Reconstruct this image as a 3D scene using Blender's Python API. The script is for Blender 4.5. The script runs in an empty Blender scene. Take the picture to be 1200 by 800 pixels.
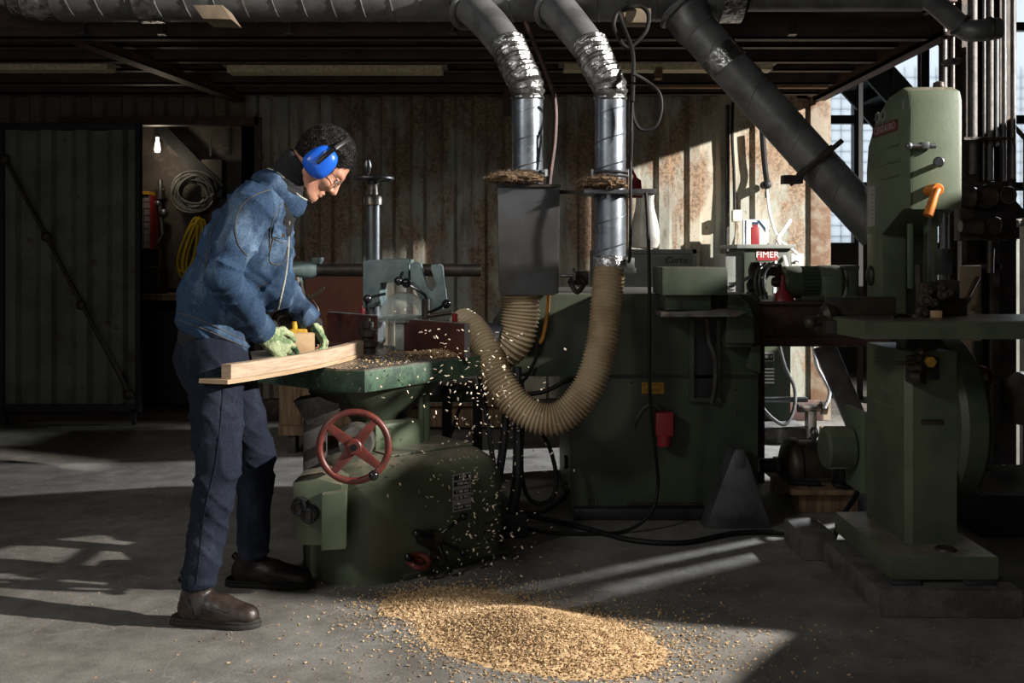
import bpy, bmesh, math, random
import numpy as np
from mathutils import Vector, Matrix, noise as mnoise
random.seed(7)
R = math.radians
COL = bpy.context.scene.collection
CAMZ, HZ, F = 1.25, 300.0, 1150.0

def P(u, v, Y):                       # photograph pixel at depth Y -> world point
    return Vector(((u-600.0)*Y/F, Y, CAMZ-(v-HZ)*Y/F))
def PX(u, Y): return (u-600.0)*Y/F
def PZ(v, Y): return CAMZ-(v-HZ)*Y/F
V = Vector

# ------------------------------------------------------------------ materials
def mat(name, c, r=.6, m=0.0, c2=None, sc=6.0, lo=.4, hi=.62, bump=0.0, bsc=60.0, stretch=(1,1,1),
        c3=None, sc3=20.0, lo3=.55, hi3=.65, trans=0.0, dust=None, dlo=.55, dhi=.95, rnd=None, spec=.5, ior=1.45, det=6.0, coat=0):
    mt = bpy.data.materials.new(name); mt.use_nodes = True
    nt = mt.node_tree; N = nt.nodes; L = nt.links
    b = N['Principled BSDF']
    b.inputs['Roughness'].default_value = r
    b.inputs['Metallic'].default_value = m
    b.inputs['Specular IOR Level'].default_value = spec
    b.inputs['Coat Weight'].default_value = coat
    b.inputs['IOR'].default_value = ior
    if trans: b.inputs['Transmission Weight'].default_value = trans
    tc = N.new('ShaderNodeTexCoord'); mp = N.new('ShaderNodeMapping')
    L.new(tc.outputs['Object'], mp.inputs['Vector'])
    mp.inputs['Scale'].default_value = stretch
    cur = None
    def layer(prev, col, scale, lo_, hi_, seed):
        n = N.new('ShaderNodeTexNoise'); n.inputs['Scale'].default_value = scale
        n.inputs['Detail'].default_value = det; n.inputs['Roughness'].default_value = .6
        ad = N.new('ShaderNodeVectorMath'); ad.operation = 'ADD'; ad.inputs[1].default_value = (seed, seed*1.7, seed*.3)
        L.new(mp.outputs[0], ad.inputs[0]); L.new(ad.outputs[0], n.inputs['Vector'])
        rp = N.new('ShaderNodeMapRange'); rp.interpolation_type = 'SMOOTHSTEP'
        rp.inputs['From Min'].default_value = lo_; rp.inputs['From Max'].default_value = hi_
        L.new(n.outputs['Fac'], rp.inputs['Value'])
        mx = N.new('ShaderNodeMix'); mx.data_type = 'RGBA'
        L.new(rp.outputs[0], mx.inputs['Factor'])
        if prev is None: mx.inputs['A'].default_value = (*c, 1)
        else: L.new(prev, mx.inputs['A'])
        mx.inputs['B'].default_value = (*col, 1)
        return mx.outputs['Result']
    if c2: cur = layer(cur, c2, sc, lo, hi, 0.0)
    if c3: cur = layer(cur, c3, sc3, lo3, hi3, 13.1)
    if dust:
        g = N.new('ShaderNodeNewGeometry'); sx = N.new('ShaderNodeSeparateXYZ'); L.new(g.outputs['Normal'], sx.inputs[0])
        n = N.new('ShaderNodeTexNoise'); n.inputs['Scale'].default_value = 18; n.inputs['Detail'].default_value = 8
        L.new(tc.outputs['Object'], n.inputs['Vector'])
        rp = N.new('ShaderNodeMapRange'); rp.inputs['From Min'].default_value = dlo; rp.inputs['From Max'].default_value = dhi
        L.new(sx.outputs['Z'], rp.inputs['Value'])
        r2 = N.new('ShaderNodeMapRange'); r2.inputs['From Min'].default_value = .3; r2.inputs['From Max'].default_value = .65
        L.new(n.outputs['Fac'], r2.inputs['Value'])
        ml = N.new('ShaderNodeMath'); ml.operation = 'MULTIPLY'; L.new(rp.outputs[0], ml.inputs[0]); L.new(r2.outputs[0], ml.inputs[1])
        mx = N.new('ShaderNodeMix'); mx.data_type = 'RGBA'; L.new(ml.outputs[0], mx.inputs['Factor'])
        if cur is None: mx.inputs['A'].default_value = (*c, 1)
        else: L.new(cur, mx.inputs['A'])
        mx.inputs['B'].default_value = (*dust, 1); cur = mx.outputs['Result']
    if cur is None: b.inputs['Base Color'].default_value = (*c, 1)
    else: L.new(cur, b.inputs['Base Color'])
    if bump:
        n = N.new('ShaderNodeTexNoise'); n.inputs['Scale'].default_value = bsc; n.inputs['Detail'].default_value = 8
        L.new(mp.outputs[0], n.inputs['Vector'])
        bp = N.new('ShaderNodeBump'); bp.inputs['Strength'].default_value = bump; bp.inputs['Distance'].default_value = .01
        L.new(n.outputs['Fac'], bp.inputs['Height']); L.new(bp.outputs[0], b.inputs['Normal'])
    return mt

MT = {}
DUST = (.17, .145, .11)
MT['green']   = mat('green_machine_paint', (.080,.096,.058), .42, c2=(.056,.070,.043), sc=5, c3=(.085,.07,.045), sc3=28, lo3=.62, hi3=.7, bump=.05, bsc=30, dust=DUST)
MT['green_l'] = mat('pale_green_paint', (.088,.112,.068), .45, c2=(.07,.092,.055), sc=7, c3=(.10,.085,.05), sc3=30, lo3=.66, hi3=.74, bump=.04, dust=DUST)
MT['green_d'] = mat('dark_green_paint', (.044,.055,.034), .5, c2=(.030,.039,.025), sc=4, c3=(.05,.04,.028), sc3=22, lo3=.62, hi3=.72, bump=.05, dust=(.12,.10,.08))
MT['green_t'] = mat('worn_table_green', (.045,.085,.052), .5, c2=(.022,.045,.03), sc=14, c3=(.25,.2,.13), sc3=45, lo3=.64, hi3=.68, bump=.2, bsc=50, dust=DUST)
MT['iron']    = mat('bare_cast_iron', (.19,.18,.165), .38, .6, c2=(.10,.09,.08), sc=9, c3=(.22,.16,.10), sc3=25, bump=.08)
MT['boxsteel']= mat('dull_sheet_steel', (.075,.078,.085), .42, .55, c2=(.05,.048,.046), sc=3, bump=.02)
MT['chipair'] = mat('pale_flying_shavings', (.62,.52,.39), .7)
MT['steel']   = mat('grey_steel', (.17,.18,.19), .38, .8, c2=(.10,.10,.105), sc=5, bump=.03)
MT['galv']    = mat('galvanised_duct', (.21,.235,.265), .36, .8, c2=(.14,.155,.18), sc=7, c3=(.27,.30,.34), sc3=30, bump=.03, bsc=20)
MT['galv_d']  = mat('dull_grey_duct', (.16,.162,.165), .45, .35, c2=(.10,.10,.102), sc=7, bump=.03)
MT['foil']    = mat('crinkled_foil_tape', (.50,.50,.50), .25, .95, c2=(.22,.22,.22), sc=24, bump=1.0, bsc=32)
MT['black']   = mat('black_plastic', (.012,.012,.013), .45, bump=.02)
MT['gloss']   = mat('glossy_black_knob', (.01,.01,.011), .15)
MT['iron_d']  = mat('dark_greasy_iron', (.035,.032,.03), .5, .5, c2=(.06,.045,.03), sc=14, bump=.15)
MT['teal']    = mat('grey_teal_casting', (.15,.20,.195), .42, .15, c2=(.10,.14,.14), sc=12, bump=.05)
MT['red']     = mat('red_paint', (.115,.022,.015), .42, c2=(.07,.016,.013), sc=16, c3=(.05,.03,.03), sc3=40, lo3=.64, hi3=.7)
MT['redpl']   = mat('red_plastic', (.22,.018,.022), .4)
MT['brownfence'] = mat('brown_coated_board', (.10,.034,.028), .35, c2=(.065,.024,.02), sc=8, c3=(.25,.2,.13), sc3=60, lo3=.7, hi3=.72)
MT['boardred'] = mat('red_brown_board', (.20,.062,.026), .6, c2=(.15,.045,.02), sc=5)
MT['hose']    = mat('beige_ribbed_hose', (.50,.40,.26), .5, c2=(.36,.27,.17), sc=5, bump=.05, trans=0.0)
MT['wood']    = mat('pale_planed_wood', (.42,.30,.19), .55, c2=(.33,.22,.13), sc=6, stretch=(1,1,14), bump=.05)
MT['woodh']   = mat('pale_wood_plank', (.43,.325,.235), .55, c2=(.33,.235,.16), sc=5, stretch=(2,2,25), bump=.04)
MT['crate']   = mat('old_timber', (.21,.13,.065), .75, c2=(.11,.066,.035), sc=4, stretch=(10,10,1), bump=.2)
MT['mdf']     = mat('tan_block', (.46,.31,.17), .6, c2=(.36,.23,.12), sc=9, bump=.03)
MT['chip']    = mat('fresh_wood_shavings', (.50,.345,.19), .75, c2=(.34,.22,.11), sc=50, bump=.2)
MT['conc']    = mat('concrete_block', (.10,.095,.088), .85, c2=(.055,.05,.046), sc=8, bump=.4, bsc=60)
MT['paintgrey']= mat('grey_cabinet_paint', (.17,.18,.165), .5, c2=(.12,.125,.115), sc=5, dust=DUST)
MT['white']   = mat('white_plastic', (.62,.61,.56), .45, c2=(.5,.48,.43), sc=6)
MT['vase']    = mat('white_glazed_ceramic', (.62,.58,.50), .35, c2=(.48,.43,.36), sc=9, bump=.04)
MT['orange']  = mat('orange_handle', (.55,.17,.02), .4, c2=(.40,.11,.015), sc=25)
MT['yellow']  = mat('yellow_cord', (.55,.40,.01), .5)
MT['sticker'] = mat('yellow_sticker', (.52,.30,.02), .5, c2=(.35,.19,.02), sc=30)
MT['plate']   = mat('nameplate_metal', (.36,.36,.36), .35, .6)
MT['ink']     = mat('black_ink', (.01,.01,.01), .6)
MT['whiteink']= mat('white_ink', (.6,.6,.58), .6)
MT['brownsteel']= mat('red_oxide_steel', (.065,.028,.022), .55, .1, c2=(.035,.018,.015), sc=5, c3=(.10,.055,.035), sc3=22, bump=.1)
MT['joist']   = mat('dark_painted_joist', (.085,.055,.045), .6, c2=(.045,.030,.026), sc=4, stretch=(1,6,6), bump=.1, c3=(.10,.06,.045), sc3=20, lo3=.64, hi3=.72)
MT['joistwood']= mat('timber_joist', (.26,.16,.085), .7, c2=(.16,.09,.05), sc=4, stretch=(1,10,10), bump=.1)
MT['cable']   = mat('black_rubber_cable', (.008,.008,.008), .6, spec=.25)
MT['greycable'] = mat('grey_cable', (.17,.17,.16), .5, c2=(.08,.08,.08), sc=9)
MT['whitecable']= mat('white_cable', (.65,.63,.6), .5)
MT['pipe']    = mat('painted_conduit', (.07,.065,.062), .4, .3, c2=(.04,.036,.034), sc=14, bump=.2, bsc=30)
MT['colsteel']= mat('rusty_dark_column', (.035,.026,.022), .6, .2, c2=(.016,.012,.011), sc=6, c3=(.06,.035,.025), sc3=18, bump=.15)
MT['fibre']   = mat('brown_fibrous_dust', (.16,.10,.055), .9, c2=(.08,.05,.03), sc=60, bump=.4)
MT['brick']   = mat('rusty_post', (.20,.085,.045), .8, c2=(.30,.24,.18), sc=9, bump=.2)
MT['tube']    = mat('yellowed_lamp_diffuser', (.52,.44,.27), .4, c2=(.38,.30,.17), sc=40, stretch=(1,1,1), bump=.5, bsc=60)
MT['fixture'] = mat('lamp_housing', (.16,.15,.13), .5)
MT['handle_or']= mat('orange_cable', (.45,.19,.03), .5)
MT['panel']   = mat('plywood_tool_panel', (.085,.07,.06), .6, c2=(.05,.042,.038), sc=3, c3=(.12,.10,.085), sc3=9, bump=.05)
MT['organiser']= mat('clear_grey_drawer', (.30,.26,.27), .3, c2=(.14,.10,.11), sc=60)
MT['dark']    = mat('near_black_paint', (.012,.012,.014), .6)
MT['glovebase']=mat('pale_green_knit', (.34,.39,.22), .8, c2=(.12,.18,.08), sc=30, c3=(.50,.50,.38), sc3=26, bump=.6, bsc=220)
MT['glovepalm']=mat('green_rubber_palm', (.03,.085,.04), .5, c2=(.015,.04,.022), sc=30, bump=.2)
MT['skin']    = mat('skin', (.52,.27,.18), .5, c2=(.42,.19,.13), sc=14, bump=.08, bsc=120)
MT['skin'].node_tree.nodes['Principled BSDF'].inputs['Subsurface Weight'].default_value = .12
MT['skin'].node_tree.nodes['Principled BSDF'].inputs['Subsurface Radius'].default_value = (.01,.004,.002)
MT['hair']    = mat('dark_curly_hair', (.008,.007,.0065), .75, spec=.25, c2=(.035,.030,.028), sc=140, lo=.5, hi=.62, bump=.6, bsc=160)
MT['beard']   = mat('dark_stubble', (.05,.03,.022), .7, c2=(.16,.09,.06), sc=110, bump=.6, bsc=160)
MT['knit']    = mat('black_knit', (.010,.010,.012), .85, bump=.6, bsc=160)
MT['blue']    = mat('blue_plastic', (.01,.11,.62), .32, c2=(.012,.09,.5), sc=6)
MT['leather'] = mat('dark_brown_leather', (.018,.012,.010), .42, c2=(.035,.024,.019), sc=18, bump=.25, bsc=60)
MT['sole']    = mat('black_rubber_sole', (.018,.016,.015), .7, bump=.2)
MT['thread']  = mat('tan_stitching', (.075,.06,.045), .8)
MT['rim']     = mat('worn_denim_edge', (.30,.30,.26), .85, bump=.4, bsc=150)
MT['brass']   = mat('brass_button', (.25,.17,.08), .35, .9)
MT['window_steel'] = mat('black_window_steel', (.012,.012,.013), .5)
MT['rust']    = mat('rusted_iron', (.13,.075,.045), .85, c2=(.24,.205,.16), sc=7, bump=.3)
MT['block']   = mat('wooden_wedge', (.22,.165,.11), .7, c2=(.16,.12,.08), sc=8, bump=.1)

def denim(name, base, fade, dark, s=1.0):
    mt = mat(name, base, .85, c2=fade, sc=9*s, lo=.48, hi=.72, c3=dark, sc3=5*s, lo3=.52, hi3=.75, stretch=(1,1,.6), bump=0)
    nt = mt.node_tree; N = nt.nodes; L = nt.links; b = N['Principled BSDF']
    b.inputs['Specular IOR Level'].default_value = .15
    tc = N.new('ShaderNodeTexCoord')
    n1 = N.new('ShaderNodeTexNoise'); n1.inputs['Scale'].default_value = 240; n1.inputs['Detail'].default_value = 3
    n2 = N.new('ShaderNodeTexNoise'); n2.inputs['Scale'].default_value = 28; n2.inputs['Detail'].default_value = 6
    L.new(tc.outputs['Object'], n1.inputs['Vector']); L.new(tc.outputs['Object'], n2.inputs['Vector'])
    ad = N.new('ShaderNodeMath'); ad.operation = 'MULTIPLY_ADD'; ad.inputs[1].default_value = 1.0
    L.new(n1.outputs['Fac'], ad.inputs[0]); ad.inputs[2].default_value = 0.0
    bp = N.new('ShaderNodeBump'); bp.inputs['Strength'].default_value = .35; bp.inputs['Distance'].default_value = .004
    L.new(ad.outputs[0], bp.inputs['Height']); L.new(bp.outputs[0], b.inputs['Normal'])
    # woven speckle over the base colour
    src = b.inputs['Base Color'].links[0].from_socket
    mx = N.new('ShaderNodeMix'); mx.data_type = 'RGBA'; mx.blend_type = 'MULTIPLY'; mx.inputs['Factor'].default_value = .7
    rp = N.new('ShaderNodeMapRange'); rp.inputs['From Min'].default_value = .3; rp.inputs['From Max'].default_value = .7
    rp.inputs['To Min'].default_value = .55; rp.inputs['To Max'].default_value = 1.35
    n3 = N.new('ShaderNodeTexNoise'); n3.inputs['Scale'].default_value = 130; n3.inputs['Detail'].default_value = 4
    L.new(tc.outputs['Object'], n3.inputs['Vector'])
    L.new(n3.outputs['Fac'], rp.inputs['Value']); L.new(src, mx.inputs['A']); L.new(rp.outputs[0], mx.inputs['B'])
    L.new(mx.outputs['Result'], b.inputs['Base Color'])
    return mt
MT['denim'] = denim('faded_blue_denim', (.024,.047,.090), (.10,.155,.235), (.010,.019,.038))
MT['jeans'] = denim('dark_navy_jeans', (.010,.013,.023), (.022,.027,.042), (.005,.006,.011))

def glassmat(name, col, alpha, r=.05):
    mt = bpy.data.materials.new(name); mt.use_nodes = True
    nt = mt.node_tree; N = nt.nodes; L = nt.links
    b = N['Principled BSDF']; out = N['Material Output']
    b.inputs['Base Color'].default_value = (*col, 1); b.inputs['Roughness'].default_value = r
    t = N.new('ShaderNodeBsdfTransparent'); t.inputs[0].default_value = (.93,.96,.95,1)
    mx = N.new('ShaderNodeMixShader'); mx.inputs[0].default_value = alpha
    L.new(t.outputs[0], mx.inputs[1]); L.new(b.outputs[0], mx.inputs[2]); L.new(mx.outputs[0], out.inputs[0])
    return mt, mx
MT['clear'], _mx = glassmat('dusty_clear_plastic', (.55,.58,.56), .22, .12)
_nt = MT['clear'].node_tree
_n = _nt.nodes.new('ShaderNodeTexNoise'); _n.inputs['Scale'].default_value = 60
_lw = _nt.nodes.new('ShaderNodeLayerWeight'); _lw.inputs[0].default_value = .35
_rp = _nt.nodes.new('ShaderNodeMapRange'); _rp.inputs['From Min'].default_value=.5; _rp.inputs['From Max'].default_value=.75; _rp.inputs['To Min'].default_value=.10; _rp.inputs['To Max'].default_value=.6
_ad = _nt.nodes.new('ShaderNodeMath'); _ad.operation='ADD'; _ad.use_clamp=True
_m2 = _nt.nodes.new('ShaderNodeMath'); _m2.operation='MULTIPLY'; _m2.inputs[1].default_value=.6
_nt.links.new(_n.outputs['Fac'], _rp.inputs['Value']); _nt.links.new(_lw.outputs['Fresnel'], _m2.inputs[0])
_nt.links.new(_rp.outputs[0], _ad.inputs[0]); _nt.links.new(_m2.outputs[0], _ad.inputs[1]); _nt.links.new(_ad.outputs[0], _mx.inputs[0])
MT['pane'], _mx = glassmat('frosted_window_glass', (.55,.6,.63), .55, .3)
_tr=MT['pane'].node_tree.nodes.new('ShaderNodeBsdfTranslucent'); _tr.inputs[0].default_value=(.9,.93,.95,1)
MT['pane'].node_tree.links.new(_tr.outputs[0], _mx.inputs[2])
MT['bulb'] = mat('lit_bulb', (.8,.75,.65), .4)
_b=MT['bulb'].node_tree.nodes['Principled BSDF']; _b.inputs['Emission Color'].default_value=(1,.86,.66,1); _b.inputs['Emission Strength'].default_value=2.5
MT['lens'], _ = glassmat('spectacle_lens', (.5,.5,.5), .12, .03)

def wall_material():
    mt = bpy.data.materials.new('rusty_corrugated_container_paint'); mt.use_nodes = True
    nt = mt.node_tree; N = nt.nodes; L = nt.links; b = N['Principled BSDF']
    b.inputs['Roughness'].default_value = .7
    tc = N.new('ShaderNodeTexCoord')
    def noise(scale, st, det=8, off=0, rough=.6):
        mp = N.new('ShaderNodeMapping'); mp.inputs['Scale'].default_value = st; mp.inputs['Location'].default_value = (off, off, off)
        L.new(tc.outputs['Object'], mp.inputs['Vector'])
        n = N.new('ShaderNodeTexNoise'); n.inputs['Scale'].default_value = scale; n.inputs['Detail'].default_value = det; n.inputs['Roughness'].default_value = rough
        L.new(mp.outputs[0], n.inputs['Vector']); return n.outputs['Fac']
    def rng(x, a, b_, c=0, d=1):
        r = N.new('ShaderNodeMapRange'); r.interpolation_type='SMOOTHSTEP'
        for i, k in zip(('From Min','From Max','To Min','To Max'), (a,b_,c,d)): r.inputs[i].default_value = k
        L.new(x, r.inputs['Value']); return r.outputs[0]
    def mix(f, A, B):
        m = N.new('ShaderNodeMix'); m.data_type='RGBA'; L.new(f, m.inputs['Factor'])
        for k, s in (('A',A),('B',B)):
            if isinstance(s, tuple): m.inputs[k].default_value = (*s,1)
            else: L.new(s, m.inputs[k])
        return m.outputs['Result']
    def mth(op, x, y):
        m = N.new('ShaderNodeMath'); m.operation = op; m.use_clamp = True
        for i, s in enumerate((x,y)):
            if isinstance(s, float): m.inputs[i].default_value = s
            else: L.new(s, m.inputs[i])
        return m.outputs[0]
    paint = mix(rng(noise(3,(1,1,.5)),.35,.65), (.34,.335,.285), (.25,.27,.23))
    paint = mix(rng(noise(2.2,(1,1,.4),off=4),.5,.6), paint, (.40,.36,.28))
    rustA = mix(rng(noise(14,(1,1,.6),off=9),.35,.65), (.19,.115,.068), (.095,.056,.034))
    rustB = mix(rng(noise(50,(1,1,1),off=3),.4,.6), rustA, (.27,.185,.115))
    big = rng(noise(1.6,(1.4,1,.55),off=21,det=10,rough=.68),.44,.56)
    streak = rng(noise(9,(1,1,.10),off=31),.55,.68)
    speck = rng(noise(38,(1,1,.8),off=41,det=5),.62,.68)
    m = mth('MAXIMUM', big, mth('MULTIPLY', streak, 1.0)); m = mth('MAXIMUM', m, speck)
    c = mix(m, paint, rustB)
    dirt = rng(noise(5,(1,1,.2),off=55),.5,.75,0,.75)
    c = mix(dirt, c, (.05,.035,.025))
    # the wall colour blends towards a darker brown to the left
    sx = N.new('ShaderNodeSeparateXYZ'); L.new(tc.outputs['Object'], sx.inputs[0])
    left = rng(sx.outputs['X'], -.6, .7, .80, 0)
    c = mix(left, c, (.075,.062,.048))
    L.new(c, b.inputs['Base Color'])
    bp = N.new('ShaderNodeBump'); bp.inputs['Strength'].default_value=.35; bp.inputs['Distance'].default_value=.01
    L.new(m, bp.inputs['Height']); L.new(bp.outputs[0], b.inputs['Normal'])
    return mt
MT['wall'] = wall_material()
MT['doorcont'] = mat('grey_container_door', (.15,.16,.15), .55, c2=(.10,.105,.10), sc=3, c3=(.09,.055,.035), sc3=9, lo3=.6, hi3=.7, bump=.1)

def floor_material():
    mt = bpy.data.materials.new('dusty_concrete_floor'); mt.use_nodes = True
    nt = mt.node_tree; N = nt.nodes; L = nt.links; b = N['Principled BSDF']
    tc = N.new('ShaderNodeTexCoord')
    def noise(scale, det=8, st=(1,1,1), rough=.6):
        mp = N.new('ShaderNodeMapping'); mp.inputs['Scale'].default_value = st
        L.new(tc.outputs['Object'], mp.inputs['Vector'])
        n = N.new('ShaderNodeTexNoise'); n.inputs['Scale'].default_value=scale; n.inputs['Detail'].default_value=det; n.inputs['Roughness'].default_value=rough
        L.new(mp.outputs[0], n.inputs['Vector']); return n.outputs['Fac']
    def ramp(x, stops):
        r = N.new('ShaderNodeValToRGB'); e = r.color_ramp.elements
        e[0].position, e[0].color = stops[0][0], (*stops[0][1],1); e[1].position, e[1].color = stops[-1][0], (*stops[-1][1],1)
        for p_, c_ in stops[1:-1]:
            q = e.new(p_); q.color = (*c_,1)
        L.new(x, r.inputs[0]); return r.outputs[0]
    a = ramp(noise(1.3,10,(1,1.6,1)), [(.3,(.115,.108,.10)),(.5,(.175,.165,.152)),(.7,(.235,.222,.205))])
    s = ramp(noise(7,12,(1,1,1),.7), [(.35,(.62,.6,.58)),(.6,(1.05,1.05,1.04))])
    g = ramp(noise(170,4), [(.35,(.75,.75,.75)),(.7,(1.2,1.2,1.18))])
    m = N.new('ShaderNodeMix'); m.data_type='RGBA'; m.blend_type='MULTIPLY'; m.inputs['Factor'].default_value=1
    L.new(a, m.inputs['A']); L.new(s, m.inputs['B'])
    m2 = N.new('ShaderNodeMix'); m2.data_type='RGBA'; m2.blend_type='MULTIPLY'; m2.inputs['Factor'].default_value=1
    L.new(m.outputs['Result'], m2.inputs['A']); L.new(g, m2.inputs['B'])
    # pale scratches
    w = N.new('ShaderNodeTexNoise'); w.inputs['Scale'].default_value = 2.4; w.inputs['Detail'].default_value = 3
    L.new(tc.outputs['Object'], w.inputs['Vector'])
    mp = N.new('ShaderNodeMapRange'); mp.inputs['From Min'].default_value=.497; mp.inputs['From Max'].default_value=.503
    ab = N.new('ShaderNodeMath'); ab.operation='PINGPONG'; ab.inputs[1].default_value=.5
    sb = N.new('ShaderNodeMath'); sb.operation='SUBTRACT'; sb.inputs[1].default_value=.5; L.new(w.outputs['Fac'], sb.inputs[0])
    aa = N.new('ShaderNodeMath'); aa.operation='ABSOLUTE'; L.new(sb.outputs[0], aa.inputs[0])
    r3 = N.new('ShaderNodeMapRange'); r3.inputs['From Min'].default_value=0; r3.inputs['From Max'].default_value=.004; r3.inputs['To Min'].default_value=.35; r3.inputs['To Max'].default_value=0
    L.new(aa.outputs[0], r3.inputs['Value'])
    m3 = N.new('ShaderNodeMix'); m3.data_type='RGBA'; L.new(r3.outputs[0], m3.inputs['Factor']); L.new(m2.outputs['Result'], m3.inputs['A']); m3.inputs['B'].default_value=(.34,.32,.3,1)
    L.new(m3.outputs['Result'], b.inputs['Base Color'])
    rr = N.new('ShaderNodeMapRange'); rr.inputs['To Min'].default_value=.5; rr.inputs['To Max'].default_value=.85
    L.new(noise(3), rr.inputs['Value']); L.new(rr.outputs[0], b.inputs['Roughness'])
    bp = N.new('ShaderNodeBump'); bp.inputs['Strength'].default_value=.25; bp.inputs['Distance'].default_value=.01
    L.new(noise(90,8), bp.inputs['Height']); L.new(bp.outputs[0], b.inputs['Normal'])
    return mt
MT['floor'] = floor_material()
MT['hall'] = mat('dark_hall_masonry', (.035,.032,.03), .8, c2=(.02,.018,.017), sc=3, bump=.2)

# ------------------------------------------------------------------ mesh builder
ORG = {}
def basis(o, ex, ey=None, ez=None):
    ex = V(ex).normalized()
    if ey is None: ez = V(ez).normalized(); ey = ez.cross(ex)
    ey = V(ey).normalized(); ez = ex.cross(ey).normalized(); ey = ez.cross(ex)
    return Matrix(((ex.x,ey.x,ez.x,o[0]),(ex.y,ey.y,ez.y,o[1]),(ex.z,ey.z,ez.z,o[2]),(0,0,0,1)))
def aim(o, d, up=(0,0,1)):             # z axis along d
    ez = V(d).normalized(); u = V(up)
    if abs(ez.dot(u)) > .98: u = V((1,0,0))
    ex = u.cross(ez).normalized(); return basis(o, ex, ez.cross(ex))

def smooth_path(pts, n=6):
    pts = [V(p) for p in pts]
    if len(pts) < 3: return pts
    out = []
    for i in range(len(pts)-1):
        p0 = pts[max(i-1,0)]; p1 = pts[i]; p2 = pts[i+1]; p3 = pts[min(i+2,len(pts)-1)]
        for k in range(n):
            t = k/n
            out.append(.5*((2*p1)+(-p0+p2)*t+(2*p0-5*p1+4*p2-p3)*t*t+(-p0+3*p1-3*p2+p3)*t**3))
    out.append(pts[-1]); return out
def resample(pts, step):
    out = [pts[0].copy()]; acc = 0
    for a, b in zip(pts, pts[1:]):
        d = (b-a).length; 
        if d < 1e-9: continue
        t = step-acc
        while t <= d:
            out.append(a+(b-a)*(t/d)); t += step
        acc = (acc+d) % step
    out.append(pts[-1].copy()); return out

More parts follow.
